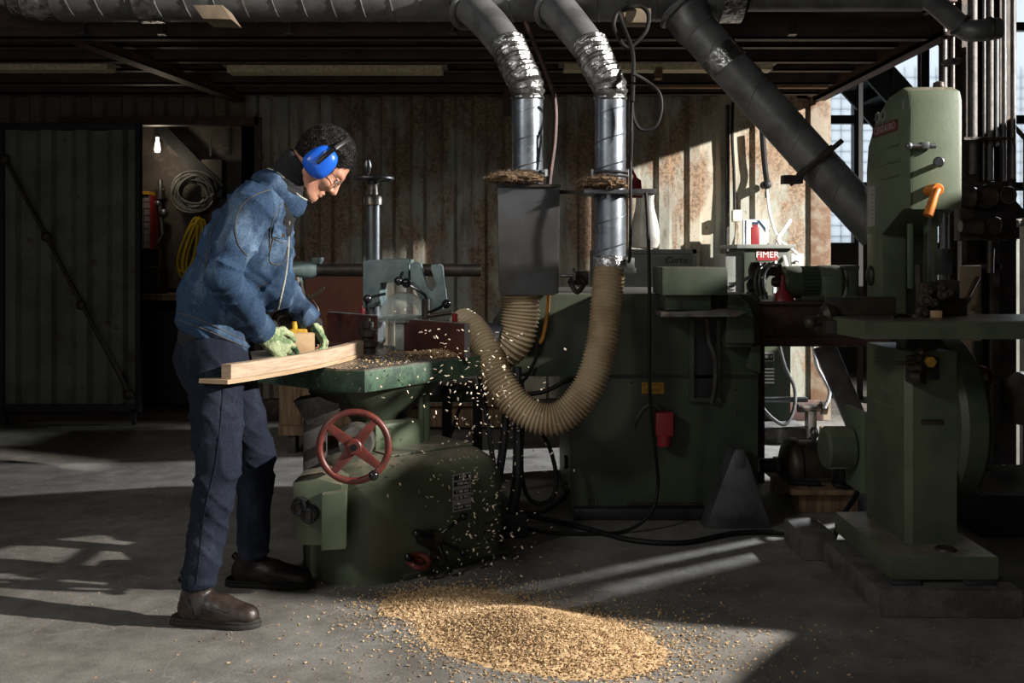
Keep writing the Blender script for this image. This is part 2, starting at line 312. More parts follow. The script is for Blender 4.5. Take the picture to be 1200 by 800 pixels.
class MB:
    def __init__(s): s.v=[]; s.f=[]; s.M=Matrix()
    def add(s, vs, fs):
        o = len(s.v); s.v += [s.M@V(p) for p in vs]; s.f += [tuple(i+o for i in q) for q in fs]; return s
    def box(s, x0,x1,y0,y1,z0,z1, b=0.0):
        if b <= 0:
            vs=[(x,y,z) for z in (z0,z1) for y in (y0,y1) for x in (x0,x1)]
            return s.add(vs,[(0,2,3,1),(4,5,7,6),(0,1,5,4),(2,6,7,3),(0,4,6,2),(1,3,7,5)])
        bm = bmesh.new(); bmesh.ops.create_cube(bm, size=1)
        for v in bm.verts: v.co = V(((x0+x1)/2+v.co.x*(x1-x0),(y0+y1)/2+v.co.y*(y1-y0),(z0+z1)/2+v.co.z*(z1-z0)))
        b = min(b, abs(x1-x0)*.45, abs(y1-y0)*.45, abs(z1-z0)*.45)
        bmesh.ops.bevel(bm, geom=bm.edges[:], offset=b, segments=2, profile=.6, affect='EDGES')
        bm.verts.index_update(); s.add([v.co.copy() for v in bm.verts], [[v.index for v in f.verts] for f in bm.faces]); bm.free(); return s
    def prism(s, poly, d0, d1, axis='Y', b=0.0):
        # poly 2-D; axis Y: (x,z), axis X: (y,z), axis Z: (x,y)
        def mk(p, d):
            return {'Y':(p[0],d,p[1]),'X':(d,p[0],p[1]),'Z':(p[0],p[1],d)}[axis]
        bm = bmesh.new()
        a = [bm.verts.new(mk(p,d0)) for p in poly]; c = [bm.verts.new(mk(p,d1)) for p in poly]; n=len(poly)
        bm.faces.new(a); bm.faces.new(c[::-1])
        for i in range(n): bm.faces.new((a[i],c[i],c[(i+1)%n],a[(i+1)%n]))
        bmesh.ops.recalc_face_normals(bm, faces=bm.faces[:])
        if b: 
            es=[e for e in bm.edges if not ((e.verts[0] in a)!=(e.verts[1] in a))]
            bmesh.ops.bevel(bm, geom=es, offset=b, segments=2, profile=.6, affect='EDGES')
        bm.verts.index_update(); bm.verts.ensure_lookup_table()
        s.add([v.co.copy() for v in bm.verts], [[v.index for v in f.verts] for f in bm.faces]); bm.free(); return s
    def lathe(s, prof, o=(0,0,0), d=(0,0,1), seg=28, a0=0, a1=2*math.pi):
        T = aim(o, d); full = abs(a1-a0-2*math.pi) < 1e-6; n = seg if full else seg+1
        vs=[]; fs=[]
        for r,z in prof:
            for k in range(n):
                a=a0+(a1-a0)*k/seg; vs.append(T@V((r*math.cos(a), r*math.sin(a), z)))
        for i in range(len(prof)-1):
            for k in range(seg):
                k2=(k+1)%n; fs.append((i*n+k,i*n+k2,(i+1)*n+k2,(i+1)*n+k))
        if full:
            if prof[0][0] > 1e-6: fs.append(tuple(range(n))[::-1])
            if prof[-1][0] > 1e-6: fs.append(tuple((len(prof)-1)*n+k for k in range(n)))
        return s.add(vs, fs)
    def cyl(s, p0, p1, r0, r1=None, seg=20, b=0):
        p0=V(p0); p1=V(p1); r1=r0 if r1 is None else r1; L=(p1-p0).length
        pr = [(r0,0),(r1,L)] if not b else [(r0-b,0),(r0,b),(r1,L-b),(r1-b,L)]
        return s.lathe(pr, p0, p1-p0, seg)
    def sph(s, c, r, seg=16, sc=(1,1,1), T=None):
        vs=[];fs=[];n=seg;mr=seg//2
        for i in range(1,mr):
            th=math.pi*i/mr
            for k in range(n):
                a=2*math.pi*k/n; p=V((r*sc[0]*math.sin(th)*math.cos(a), r*sc[1]*math.sin(th)*math.sin(a), r*sc[2]*math.cos(th)))
                if T: p = T.to_3x3()@p
                vs.append(V(c)+p)
        top=V((0,0,r*sc[2])); bot=V((0,0,-r*sc[2]))
        if T: top=T.to_3x3()@top; bot=T.to_3x3()@bot
        vs.append(V(c)+top); vs.append(V(c)+bot); t=len(vs)-2
        for i in range(mr-2):
            for k in range(n): fs.append((i*n+k,(i+1)*n+k,(i+1)*n+(k+1)%n,i*n+(k+1)%n))
        for k in range(n): fs.append((t,k,(k+1)%n)); fs.append((t+1,(mr-2)*n+(k+1)%n,(mr-2)*n+k))
        return s.add(vs,fs)
    def tube(s, pts, r, seg=10, closed=False, sm=6, flat=1.0, up=None):
        pts=[V(p) for p in pts]
        if sm and len(pts)>2:
            pts = smooth_path(pts+[pts[0]] if closed else pts, sm)
            if closed: pts=pts[:-1]
        n=len(pts); vs=[];fs=[]
        def tan(i):
            if closed: return (pts[(i+1)%n]-pts[i-1]).normalized()
            return (pts[min(i+1,n-1)]-pts[max(i-1,0)]).normalized()
        t=tan(0); a=V(up) if up else (V((0,0,1)) if abs(t.z)<.9 else V((1,0,0)))
        nrm=(a-t*a.dot(t)).normalized()
        for i in range(n):
            t=tan(i); nrm=(nrm-t*nrm.dot(t)).normalized(); bi=t.cross(nrm)
            rr = r(i/(max(n-1,1))) if callable(r) else (r[i] if isinstance(r,(list,tuple)) else r)
            for k in range(seg):
                an=2*math.pi*k/seg; vs.append(pts[i]+nrm*(math.cos(an)*rr)+bi*(math.sin(an)*rr*flat))
        m=n if closed else n-1
        for i in range(m):
            j=(i+1)%n
            for k in range(seg): fs.append((i*seg+k,i*seg+(k+1)%seg,j*seg+(k+1)%seg,j*seg+k))
        if not closed: fs.append(tuple(range(seg))[::-1]); fs.append(tuple((n-1)*seg+k for k in range(seg)))
        return s.add(vs,fs)
    def torus(s, c, d, Rr, r, seg=40, sg=10, flat=1.0):
        T=aim(c,d); pts=[T@V((Rr*math.cos(2*math.pi*k/seg),Rr*math.sin(2*math.pi*k/seg),0)) for k in range(seg)]
        return s.tube(pts, r, sg, True, 0, flat)
    def build(s, name, m, parent=None, sharp=35, fix=True):
        me = bpy.data.meshes.new(name)
        if not s.v: raise Exception('empty '+name)
        lo=V([min(p[i] for p in s.v) for i in range(3)]); hi=V([max(p[i] for p in s.v) for i in range(3)])
        org = V(((lo.x+hi.x)/2,(lo.y+hi.y)/2,lo.z if parent is None else (lo.z+hi.z)/2))
        me.from_pydata([p-org for p in s.v], [], s.f)
        if fix:
            bm=bmesh.new(); bm.from_mesh(me); bmesh.ops.recalc_face_normals(bm, faces=bm.faces[:]); bm.to_mesh(me); bm.free()
        if sharp is not None:
            me.shade_smooth(); me.set_sharp_from_angle(angle=R(sharp))
        me.materials.append(MT[m] if isinstance(m,str) else m)
        o=bpy.data.objects.new(name, me); COL.objects.link(o); ORG[o.name]=org
        if parent: o.parent=parent; o.location=org-ORG[parent.name]
        else: o.location=org
        return o
def E(name, loc, label, cat, group=None):
    o=bpy.data.objects.new(name,None); COL.objects.link(o); o.location=loc; ORG[o.name]=V(loc); o.empty_display_size=.1
    o['label']=label; o['category']=cat
    if group: o['group']=group
    return o
def T(o, label, cat, group=None, kind=None):
    o['label']=label; o['category']=cat
    if group: o['group']=group
    if kind: o['kind']=kind
    return o
def S(o): o['kind']='structure'; return o
def text(s, loc, size, ex, ey, m, name, parent, depth=.0006, shear=0, align='CENTER'):
    cu=bpy.data.curves.new(name,'FONT'); cu.body=s; cu.size=size; cu.extrude=depth; cu.align_x=align; cu.align_y='CENTER'; cu.shear=shear
    tmp=bpy.data.objects.new('tmp',cu); COL.objects.link(tmp)
    me=bpy.data.meshes.new_from_object(tmp); bpy.data.objects.remove(tmp)
    T_=basis(loc, ex, ey); mb=MB(); mb.M=T_
    mb.add([v.co.copy() for v in me.vertices],[tuple(p.vertices) for p in me.polygons])
    return mb.build(name, m, parent, sharp=None)

# ------------------------------------------------------------------ implicit surfaces (smooth unions meshed by surface nets)
class SDF:
    def __init__(s, xs, ys, zs):
        s.ax=[np.asarray(a,dtype=np.float64) for a in (xs,ys,zs)]
        s.F=np.full([len(a) for a in s.ax], 1.0, dtype=np.float32)
    @staticmethod
    def axis(lo, hi, h): return np.arange(lo, hi+h, h)
    def _sub(s, lo, hi):
        sl=[]; g=[]
        for a,l,h_ in zip(s.ax, lo, hi):
            i0=max(int(np.searchsorted(a,l))-1,0); i1=min(int(np.searchsorted(a,h_))+1,len(a))
            if i1<=i0: return None,None
            sl.append(slice(i0,i1)); g.append(a[i0:i1])
        X,Y,Z=np.meshgrid(*g, indexing='ij'); return tuple(sl),(X,Y,Z)
    def _apply(s, lo, hi, fn, k, op):
        pad=.03+k; sl,G=s._sub([a-pad for a in lo],[b+pad for b in hi])
        if sl is None: return
        d=fn(*G); f=s.F[sl]
        if op=='u':
            if k>0:
                h=np.maximum(k-np.abs(f-d),0)/k; s.F[sl]=np.minimum(f,d)-h*h*k*.25
            else: s.F[sl]=np.minimum(f,d)
        elif op=='s':
            d=-d; h=np.maximum(k-np.abs(f-d),0)/max(k,1e-6); s.F[sl]=np.maximum(f,d)+h*h*k*.25
    def cone(s, a, b, ra, rb, k=.03, sc=(1,1,1), op='u', fold=0, fr=60, ph=0):
        a=np.array(a,float); b=np.array(b,float); sc=np.array(sc,float); m=max(ra,rb)*max(sc)
        lo=np.minimum(a,b)-m; hi=np.maximum(a,b)+m
        A=a; ab=(b-a)
        def fn(X,Y,Z):
            px,py,pz=X-A[0],Y-A[1],Z-A[2]
            t=(px*ab[0]+py*ab[1]+pz*ab[2])/max(ab@ab,1e-12); t=np.clip(t,0,1)
            dx,dy,dz=(px-t*ab[0])/sc[0],(py-t*ab[1])/sc[1],(pz-t*ab[2])/sc[2]
            r=ra+(rb-ra)*t
            if fold:
                L=math.sqrt(ab@ab)
                w=t*L*fr+ph+1.3*np.sin(X*21+Z*9)+1.1*np.sin(Y*27-Z*13)
                r=r+fold*(np.abs(np.sin(w))**1.5-.5)
            return (np.sqrt(dx*dx+dy*dy+dz*dz)-r)*min(sc)
        s._apply(lo,hi,fn,k,op)
    def chain(s, pts, rs, **kw):
        for i in range(len(pts)-1): s.cone(pts[i],pts[i+1],rs[i],rs[i+1],**kw)
    def ell(s, c, r, k=.03, T=None, op='u'):
        c=np.array(c,float); r=np.array(r,float); m=max(r)
        Rm=np.array(T.to_3x3().inverted()) if T else np.eye(3)
        def fn(X,Y,Z):
            p=np.stack([X-c[0],Y-c[1],Z-c[2]]); q=np.tensordot(Rm,p,1)
            q=q/r[:,None,None,None]; l=np.sqrt((q**2).sum(0)); g=np.sqrt(((q/r[:,None,None,None])**2).sum(0))
            return np.where(g>1e-6, l*(l-1)/np.maximum(g,1e-6), -m)
        s._apply(c-m,c+m,fn,k,op)
    def plane(s, p, n, k=0.0):           # keep the side opposite to n
        X,Y,Z=np.meshgrid(*s.ax, indexing='ij'); n=V(n).normalized(); p=V(p)
        d=(X-p.x)*n.x+(Y-p.y)*n.y+(Z-p.z)*n.z; s.F=np.maximum(s.F,d.astype(np.float32))
    def disp(s, fn):
        X,Y,Z=np.meshgrid(*s.ax, indexing='ij'); s.F=s.F+fn(X,Y,Z).astype(np.float32)
    def mesh(s):
        F=s.F; ins=F<0; nx,ny,nz=F.shape
        cnt=np.zeros((nx-1,ny-1,nz-1),np.uint8); acc=np.zeros((nx-1,ny-1,nz-1,3),np.float32)
        A=[a.astype(np.float32) for a in s.ax]
        for ax in range(3):
            sl0=[slice(None)]*3; sl1=[slice(None)]*3; sl0[ax]=slice(0,-1); sl1[ax]=slice(1,None)
            f0=F[tuple(sl0)]; f1=F[tuple(sl1)]; cr=(f0<0)!=(f1<0)
            idx=np.argwhere(cr)
            t=f0[cr]/(f0[cr]-f1[cr])
            pos=np.stack([A[q][idx[:,q]] for q in range(3)],1)
            pos[:,ax]+=t*(A[ax][idx[:,ax]+1]-A[ax][idx[:,ax]])
            o=[q for q in range(3) if q!=ax]
            for da in (0,-1):
                for db in (0,-1):
                    j=idx.copy(); j[:,o[0]]+=da; j[:,o[1]]+=db
                    ok=(j>=0).all(1)&(j[:,0]<nx-1)&(j[:,1]<ny-1)&(j[:,2]<nz-1)
                    jj=j[ok]; np.add.at(cnt,(jj[:,0],jj[:,1],jj[:,2]),1); np.add.at(acc,(jj[:,0],jj[:,1],jj[:,2]),pos[ok])
        cells=np.argwhere(cnt>0); vid=np.full(cnt.shape,-1,np.int32)
        vid[cells[:,0],cells[:,1],cells[:,2]]=np.arange(len(cells))
        vs=acc[cells[:,0],cells[:,1],cells[:,2]]/cnt[cells[:,0],cells[:,1],cells[:,2]][:,None]
        faces=[]
        for ax in range(3):
            sl0=[slice(None)]*3; sl1=[slice(None)]*3; sl0[ax]=slice(0,-1); sl1[ax]=slice(1,None)
            f0=F[tuple(sl0)]; f1=F[tuple(sl1)]; cr=(f0<0)!=(f1<0); idx=np.argwhere(cr); flip=(f0[cr]<0)
            o=[q for q in range(3) if q!=ax]
            ok=(idx[:,o[0]]>0)&(idx[:,o[1]]>0)&(idx[:,o[0]]<F.shape[o[0]]-1)&(idx[:,o[1]]<F.shape[o[1]]-1)
            idx=idx[ok]; flip=flip[ok]
            qs=[]
            for da,db in ((0,0),(-1,0),(-1,-1),(0,-1)):
                j=idx.copy(); j[:,o[0]]+=da; j[:,o[1]]+=db; qs.append(vid[j[:,0],j[:,1],j[:,2]])
            q=np.stack(qs,1); 
            if ax==1: flip=~flip
            q[~flip]=q[~flip][:,::-1]; faces.append(q)
        return vs, np.concatenate(faces)
    def build(s, name, m, parent, relax=2):
        vs,fs=s.mesh(); me=bpy.data.meshes.new(name)
        org=V(((vs.min(0)+vs.max(0))/2).tolist())
        me.from_pydata((vs-np.array(org)).tolist(),[],fs.tolist())
        bm=bmesh.new(); bm.from_mesh(me)
        for _ in range(relax): bmesh.ops.smooth_vert(bm, verts=bm.verts[:], factor=.5, use_axis_x=True,use_axis_y=True,use_axis_z=True)
        bmesh.ops.recalc_face_normals(bm, faces=bm.faces[:]); bm.to_mesh(me); bm.free(); me.shade_smooth()
        me.materials.append(MT[m] if isinstance(m,str) else m)
        o=bpy.data.objects.new(name,me); COL.objects.link(o); ORG[o.name]=org
        if parent: o.parent=parent; o.location=org-ORG[parent.name]
        else: o.location=org
        return o
# ================================================================== THE SETTING
WY = 7.5                                   # container wall depth
HX0, HX1, HY0, HY1, HZ1 = -6.5, 7.0, -2.0, 11.0, 5.6
m=MB(); m.box(HX0,HX1,HY0,HY1,-.1,0); S(m.build('floor','floor',sharp=None))
m=MB(); m.box(HX0,HX1,HY0,HY1,HZ1,HZ1+.1); S(m.build('ceiling','hall'))
m=MB(); m.box(HX0-.15,HX0,HY0,HY1,0,HZ1); S(m.build('wall_left','hall'))
m=MB(); m.box(HX1,HX1+.15,HY0,HY1,0,HZ1); S(m.build('wall_right','hall'))
m=MB(); m.box(HX0,HX1,HY0-.15,HY0,0,HZ1); S(m.build('wall_front','hall'))

# back wall of the hall: dark masonry behind the container, steel windows to its right
WX0, WX1, WZ0, WZ1 = 3.0, 6.6, 1.35, 4.6
BY = 10.6
m=MB()
m.box(HX0,WX0,BY,BY+.2,0,HZ1); m.box(WX1,HX1,BY,BY+.2,0,HZ1); m.box(WX0,WX1,BY,BY+.2,0,WZ0); m.box(WX0,WX1,BY,BY+.2,WZ1,HZ1)
S(m.build('wall_back','hall'))
# window: steel frame + panes with wire mesh
win=bpy.data.objects.new('window_1',None); COL.objects.link(win); win.location=(4.8,BY,WZ0); ORG['window_1']=V((4.8,BY,WZ0)); win['kind']='structure'
m=MB()
for x in (3.0,3.72,4.44,5.16,5.88,6.6): m.box(x-.045,x+.045,BY-.06,BY+.04,WZ0,WZ1)
for z in (1.35,2.0,2.72,3.72,4.6): m.box(WX0,WX1,BY-.05,BY+.03,z-.045,z+.045)
m.build('window_frame','window_steel',win)
m=MB(); m.box(WX0,WX1,BY+.05,BY+.056,WZ0,WZ1); m.build('window_pane','pane',win)
m=MB()
x=WX0
while x<WX1: m.box(x-.004,x+.004,BY+.065,BY+.073,WZ0,3.3); x+=.115
z=WZ0
while z<3.3: m.box(WX0,WX1,BY+.065,BY+.073,z-.004,z+.004); z+=.115
m.build('wire_mesh','window_steel',win)

# rusty corrugated container wall with an opening on the left
OX0, OX1, OZ1 = PX(70,WY), PX(304,WY), PZ(147,WY)       # opening
CX1 = PX(948,WY); CT=PZ(112,WY)
def corr(x0, x1, z0, z1, y, flats=(), pitch=.235, dep=.04):
    xs=[]; x=x0
    while x < x1:
        if any(a<=x<b for a,b in flats):
            b=[b for a,b in flats if a<=x<b][0]; xs += [(x,0),(b,0)]; x=b; continue
        xs += [(x,0),(x+.075,0),(x+.10,dep),(x+.205,dep)]; x += pitch
    xs=[(min(a,x1),b) for a,b in xs]+[(x1,0)]
    m=MB(); vs=[]; fs=[]; n=len(xs)
    for z in (z0,z1):
        for a,b in xs: vs.append((a,y+b,z))
    for z in (z0,z1):
        for a,b in xs: vs.append((a,y+b+.012,z))
    for i in range(n-1):
        fs.append((i,i+1,n+i+1,n+i)); fs.append((2*n+i+1,2*n+i,3*n+i,3*n+i+1)); fs.append((i,2*n+i,2*n+i+1,i+1)); fs.append((n+i,n+i+1,3*n+i+1,3*n+i))
    fs.append((0,n,3*n,2*n)); fs.append((n-1,3*n-1,4*n-1,2*n-1))
    m.add(vs,fs); return m
m=corr(OX1, CX1, .14, CT, WY, flats=((PX(812,WY),PX(849,WY)),(PX(853,WY),CX1)))
mm=corr(HX0, OX1, OZ1+.02, CT, WY); m.v += mm.v; m.f += [tuple(i+len(m.v)-len(mm.v) for i in q) for q in mm.f]
mm=corr(HX0, OX0, .14, OZ1+.02, WY); m.v += mm.v; m.f += [tuple(i+len(m.v)-len(mm.v) for i in q) for q in mm.f]
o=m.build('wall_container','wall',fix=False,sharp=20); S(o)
m=MB(); m.box(OX1,CX1+.1,WY-.05,WY+.1,0,.16,.01); m.box(HX0,OX1,WY-.02,WY+.1,0,.05); m.box(HX0,CX1+.1,WY-.02,WY+.08,CT,CT+.12,.01)
m.box(OX1-.03,OX1+.02,WY-.03,WY+.06,.05,OZ1+.06); m.box(OX0,OX1,WY-.03,WY+.06,OZ1,OZ1+.06)
S(m.build('trim_1','brownsteel'))
# corner post of the container and its side / rear / roof
m=MB(); m.box(CX1,PX(972,WY),WY-.04,WY+.14,0,CT+.12,.01); S(m.build('trim_2','rust'))
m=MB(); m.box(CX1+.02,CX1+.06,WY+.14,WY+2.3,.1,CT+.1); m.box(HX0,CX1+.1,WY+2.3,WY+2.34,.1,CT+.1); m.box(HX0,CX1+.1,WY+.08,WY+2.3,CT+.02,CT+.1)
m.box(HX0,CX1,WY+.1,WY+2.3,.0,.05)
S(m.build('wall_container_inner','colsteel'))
# corner casting at the top of the post
m=MB(); m.M=Matrix()
cx0,cx1=PX(943,7.3),PX(982,7.3); cz0,cz1=PZ(110,7.3),PZ(86,7.3)
m.box(cx0,cx1,7.32,7.5,cz0,cz0+.03); m.box(cx0,cx1,7.32,7.5,cz1-.03,cz1); m.box(cx0,cx0+.06,7.32,7.5,cz0,cz1); m.box(cx1-.08,cx1,7.32,7.5,cz0,cz1); m.box(cx0,cx1,7.44,7.5,cz0,cz1)
S(m.build('trim_3','rust'))

# mezzanine above: deck, front channel, joists, side beam, brace
MX1=2.27
m=MB(); m.box(HX0,MX1,5.25,WY+.1,2.64,2.68); S(m.build('ceiling_mezzanine_deck','colsteel'))
def chan(x0,x1,y,z0,z1,w=.05,t=.012,name='trim_4',mt='joist'):
    m=MB(); m.box(x0,x1,y,y+t,z0,z1); m.box(x0,x1,y,y+w,z0,z0+t); m.box(x0,x1,y,y+w,z1-t,z1); return m
n=4
for y,z0,z1,mt in ((5.28,2.42,2.64,'joist'),(5.72,2.47,2.62,'joist'),(6.05,2.45,2.62,'joist'),(6.45,2.47,2.62,'joist'),(6.85,2.45,2.62,'joist'),(7.2,2.44,2.60,'joist')):
    m=chan(HX0,MX1-.02,y,z0,z1,.07); S(m.build('trim_%d'%n,mt)); n+=1
m=MB(); m.box(PX(765,6.9),MX1-.05,6.88,6.94,PZ(103,6.9),PZ(92,6.9)); S(m.build('trim_%d'%n,'joistwood')); n+=1
m=MB(); m.box(PX(768,6.2),PX(776,6.2),6.18,6.26,PZ(92,6.2),PZ(57,6.2)); S(m.build('trim_%d'%n,'joistwood')); n+=1
# side beam running back to the container (channel plus three conduits)
m=MB(); m.box(MX1,MX1+.09,5.2,WY-.1,2.42,2.44); m.box(MX1,MX1+.015,5.2,WY-.1,2.42,2.62); m.box(MX1,MX1+.09,5.2,WY-.1,2.6,2.62)
for k in range(3): m.cyl((MX1+.03+k*.035,5.2,2.645),(MX1+.03+k*.035,WY-.1,2.645),.012,seg=8)
S(m.build('trim_%d'%n,'brownsteel')); n+=1
m=MB(); a=P(95,46,5.36); b=P(280,121,7.35); d=(b-a).normalized(); s_=d.cross(V((0,0,1))).normalized()
a.z=b.z=2.405; m.M=basis(a,(b-a),None,(0,0,1)) if False else Matrix()
L_=(b-a).length; m.M=basis(a,(b-a).normalized(),V((0,0,1)).cross((b-a).normalized()))
m.box(0,L_,-.05,.05,0,.012); m.box(0,L_,-.05,-.038,0,.05)
S(m.build('trim_%d'%n,'brownsteel')); n+=1
m=MB(); m.box(PX(590,6.9),PX(612,6.9),6.85,6.95,PZ(135,6.9),2.45); S(m.build('trim_%d'%n,'brownsteel')); n+=1
# post from the ceiling behind the moulding machine (dark stanchion under the deck)

# hall column at the right, with conduits
def col():
    m=MB(); Y=5.35
    x0,x1=PX(1128,Y),PX(1190,Y)
    m.box(x0,x1,Y+.28,Y+.30,0,HZ1); m.box(x0,x0+.02,Y+.02,Y+.30,0,HZ1); m.box(x1-.02,x1,Y,Y+.30,0,HZ1); m.box(x1-.09,x1,Y-.01,Y+.01,0,HZ1); m.box(x0-.09,x0+.09,Y-.0,Y+.02,0,HZ1)
    S(m.build('trim_%d'%n,'colsteel'))
col(); n+=1

# ------------------------------------------------------------------ things of the hall
def fixture(u0,u1,v,Y,label):
    x0,x1=PX(u0,Y),PX(u1,Y); z=PZ(v,Y)
    e=E('fluorescent_light',(((x0+x1)/2),Y,z),label,'ceiling light','unlit fluorescent lights under the deck')
    m=MB(); m.prism([(Y-.09,z+.02),(Y+.09,z+.02),(Y+.05,z+.08),(Y-.05,z+.08)],x0,x1,'X'); m.build('housing','fixture',e)
    m=MB(); m.prism([(Y-.085,z+.02),(Y+.085,z+.02),(Y+.06,z-.02),(Y-.06,z-.02)],x0+.03,x1-.03,'X'); m.build('diffuser','tube',e)
    m=MB(); m.box(x0+.2,x0+.22,Y-.01,Y+.01,z+.08,2.64); m.build('hanger','fixture',e); m=MB(); m.box(x1-.22,x1-.2,Y-.01,Y+.01,z+.08,2.64); m.build('hanger','fixture',e)
fixture(-140,136,80,6.25,'unlit fluorescent light under the deck above the container door, at left')
fixture(264,524,83,6.25,'unlit fluorescent light under the deck above the worker')
fixture(655,908,80,6.25,'unlit fluorescent light under the deck behind the two downpipes')

# container door (leaning leaf) with diagonal rod
Y=7.28
d=E('container_door',(PX(85,Y),Y,.02),'grey corrugated steel door leaf standing open left of the container opening','door')
x0,x1=PX(6,Y),PX(160,Y); z0,z1=PZ(478,Y),PZ(152,Y)
m=corr(x0,x1,z0,z1,Y,pitch=.265,dep=.045); m.build('door_panel','doorcont',d,fix=False,sharp=20)
m=MB(); m.box(x0,x1,Y-.03,Y-.002,z0-.03,z0+.03,.004); m.box(x0,x1,Y-.03,Y-.002,z1,z1+.05,.004); m.box(x1,x1+.035,Y-.03,Y+.03,z0-.03,z1+.05,.004); m.box(x0-.035,x0,Y-.03,Y+.03,z0-.03,z1+.05,.004)
m.box(x0,x0+.02,Y-.03,Y,.0,z0); m.box(x1-.02,x1,Y-.03,Y,.0,z0)
m.build('door_frame','dark',d)
m=MB(); m.cyl(P(2,178,Y-.1),P(154,466,Y-.1),.016,seg=12); m.build('locking_rod','iron_d',d)
for u,v in ((5,186),(54,277),(95,357),(150,462)):
    m=MB(); m.sph(P(u,v,Y-.1),.04,12,(1,.7,1)); m.build('rod_clamp','iron_d',d)
# inside the container, through the opening
Y=8.35
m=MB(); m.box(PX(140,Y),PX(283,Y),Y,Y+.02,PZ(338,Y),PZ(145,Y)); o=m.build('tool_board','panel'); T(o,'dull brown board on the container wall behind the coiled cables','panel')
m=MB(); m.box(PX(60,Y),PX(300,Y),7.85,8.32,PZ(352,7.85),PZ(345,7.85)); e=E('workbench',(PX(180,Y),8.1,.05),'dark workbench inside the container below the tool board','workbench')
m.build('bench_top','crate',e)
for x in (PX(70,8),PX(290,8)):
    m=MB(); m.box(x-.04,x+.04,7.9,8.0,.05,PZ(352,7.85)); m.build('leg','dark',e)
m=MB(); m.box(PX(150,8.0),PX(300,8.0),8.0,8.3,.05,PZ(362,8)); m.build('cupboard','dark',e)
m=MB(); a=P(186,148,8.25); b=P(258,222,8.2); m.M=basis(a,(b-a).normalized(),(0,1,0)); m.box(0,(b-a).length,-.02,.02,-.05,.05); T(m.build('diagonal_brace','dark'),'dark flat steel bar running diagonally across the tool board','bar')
def coil(name,label,cat,c,Rr,nl,m_,r=.012,seed=1,sq=.9):
    rd=random.Random(seed); m=MB(); pts=[]
    for k in range(nl*14):
        a=2*math.pi*k/14; lp=k//14
        rr=Rr*(1-.5*rd.random()*1.0 if k%14==0 else 1)
        q=Rr*(1-.42*((lp*0.37)%1))+.006*math.sin(a*3+lp)
        pts.append(V((c.x+q*math.cos(a)+.02*math.sin(lp*2.1), c.y-.03+.05*math.sin(lp*1.7), c.z+q*sq*math.sin(a)+.02*math.cos(lp*1.3))))
    m.tube(pts,r,6,sm=2); o=m.build(name,m_); T(o,label,cat); return o
coil('coiled_cable','coil of dark grey cable hung on the tool board','cable coil',P(229,226,8.22),.185,11,'greycable',.011,3)
def hank(name,label,c,w,h,nl,m_,seed):
    rd=random.Random(seed); m=MB()
    for k in range(nl):
        ww=w*(.55+.5*rd.random()); hh=h*(.8+.25*rd.random()); ox=rd.uniform(-.03,.03); y=c.y-.01-.06*rd.random()
        pts=[V((c.x+ox+ww*math.cos(a)*(.75+.25*math.sin(a)*-1)+.05*math.sin(a), y, c.z+hh*math.sin(a))) for a in [2*math.pi*i/12 for i in range(12)]]
        m.tube(pts,.009,6,True,3)
    o=m.build(name,m_); T(o,label,'cable coil'); return o
hank('extension_cord','hank of bright yellow cord hung beside the worker\'s back',P(228,290,8.15),.10,.24,9,'yellow',5)
# orange end wrap
m=MB(); c=P(185,236,8.25)
m.cyl(c+V((0,0,.12)),c+V((.04,0,-.28)),.018,seg=10); m.cyl(c+V((-.05,0,.1)),c+V((.06,0,.1)),.012,seg=8); m.cyl(c+V((.02,0,.02)),c+V((.02,0,.18)),.03,.02,seg=10); m.sph(c+V((.05,0,-.1)),.04,10); m.sph(c+V((.0,0,-.02)),.035,10)
m.tube([c+V((.04,0,-.28)),c+V((.0,-.02,-.36)),c+V((-.03,0,-.38))],.012,8)
T(m.build('bar_clamp','steel'),'grey metal clamp hanging left of the coiled cable','clamp')
e=E('drawer_organiser',P(171,300,8.2),'small parts organiser with pink-red frame and clear drawers','organiser')
x0,x1=PX(157,8.2),PX(181,8.2); z0,z1=PZ(292,8.2),PZ(229,8.2)
m=MB(); m.box(x0,x1,8.15,8.3,z0,z1); m.build('cabinet_body','redpl',e)
m=MB()
for i in range(8):
    for j in range(3):
        a=x0+.008+j*(x1-x0-.02)/3; b=z0+.008+i*(z1-z0-.01)/8; m.box(a,a+(x1-x0-.02)/3-.006,8.135,8.15,b,b+(z1-z0)/8-.007)
q=m.build('drawer_front','organiser',e); q['kind']='stuff'
m=MB(); m.box(x0-.03,x1-.02,8.12,8.3,z1+.004,z1+.03); T(m.build('tool_box_lid','sticker'),'flat orange-yellow case lying on the parts organiser','case')
m=MB(); m.box(PX(152,8.0),PX(190,8.0),7.95,8.15,PZ(344,8.0),PZ(312,8.0),.01); m.box(PX(170,7.98),PX(186,7.98),7.93,7.95,PZ(336,8.0),PZ(318,8.0)); T(m.build('machine_vice','iron_d'),'small dark machine standing on the bench under the organiser','vice')
m=MB(); m.lathe([(.0,0),(.022,.005),(.026,.03),(.02,.08),(.014,.1),(.014,.13)],P(184.5,179,8.2),(0,0,1),14)
bulb=T(m.build('light_bulb','bulb'),'small white bulb hung on the tool board','bulb')
m=MB(); m.box(PX(240,8.3),PX(264,8.3),8.2,8.3,PZ(232,8.3),PZ(188,8.3),.005); T(m.build('switch_box','panel'),'grey box fixed right of the tool board in the dark','box')
m=MB(); m.box(PX(246,8.25),PX(248,8.25),8.24,8.25,PZ(183,8.25),PZ(160,8.25)); T(m.build('steel_rule','steel'),'thin upright rule in the dark container','rule')

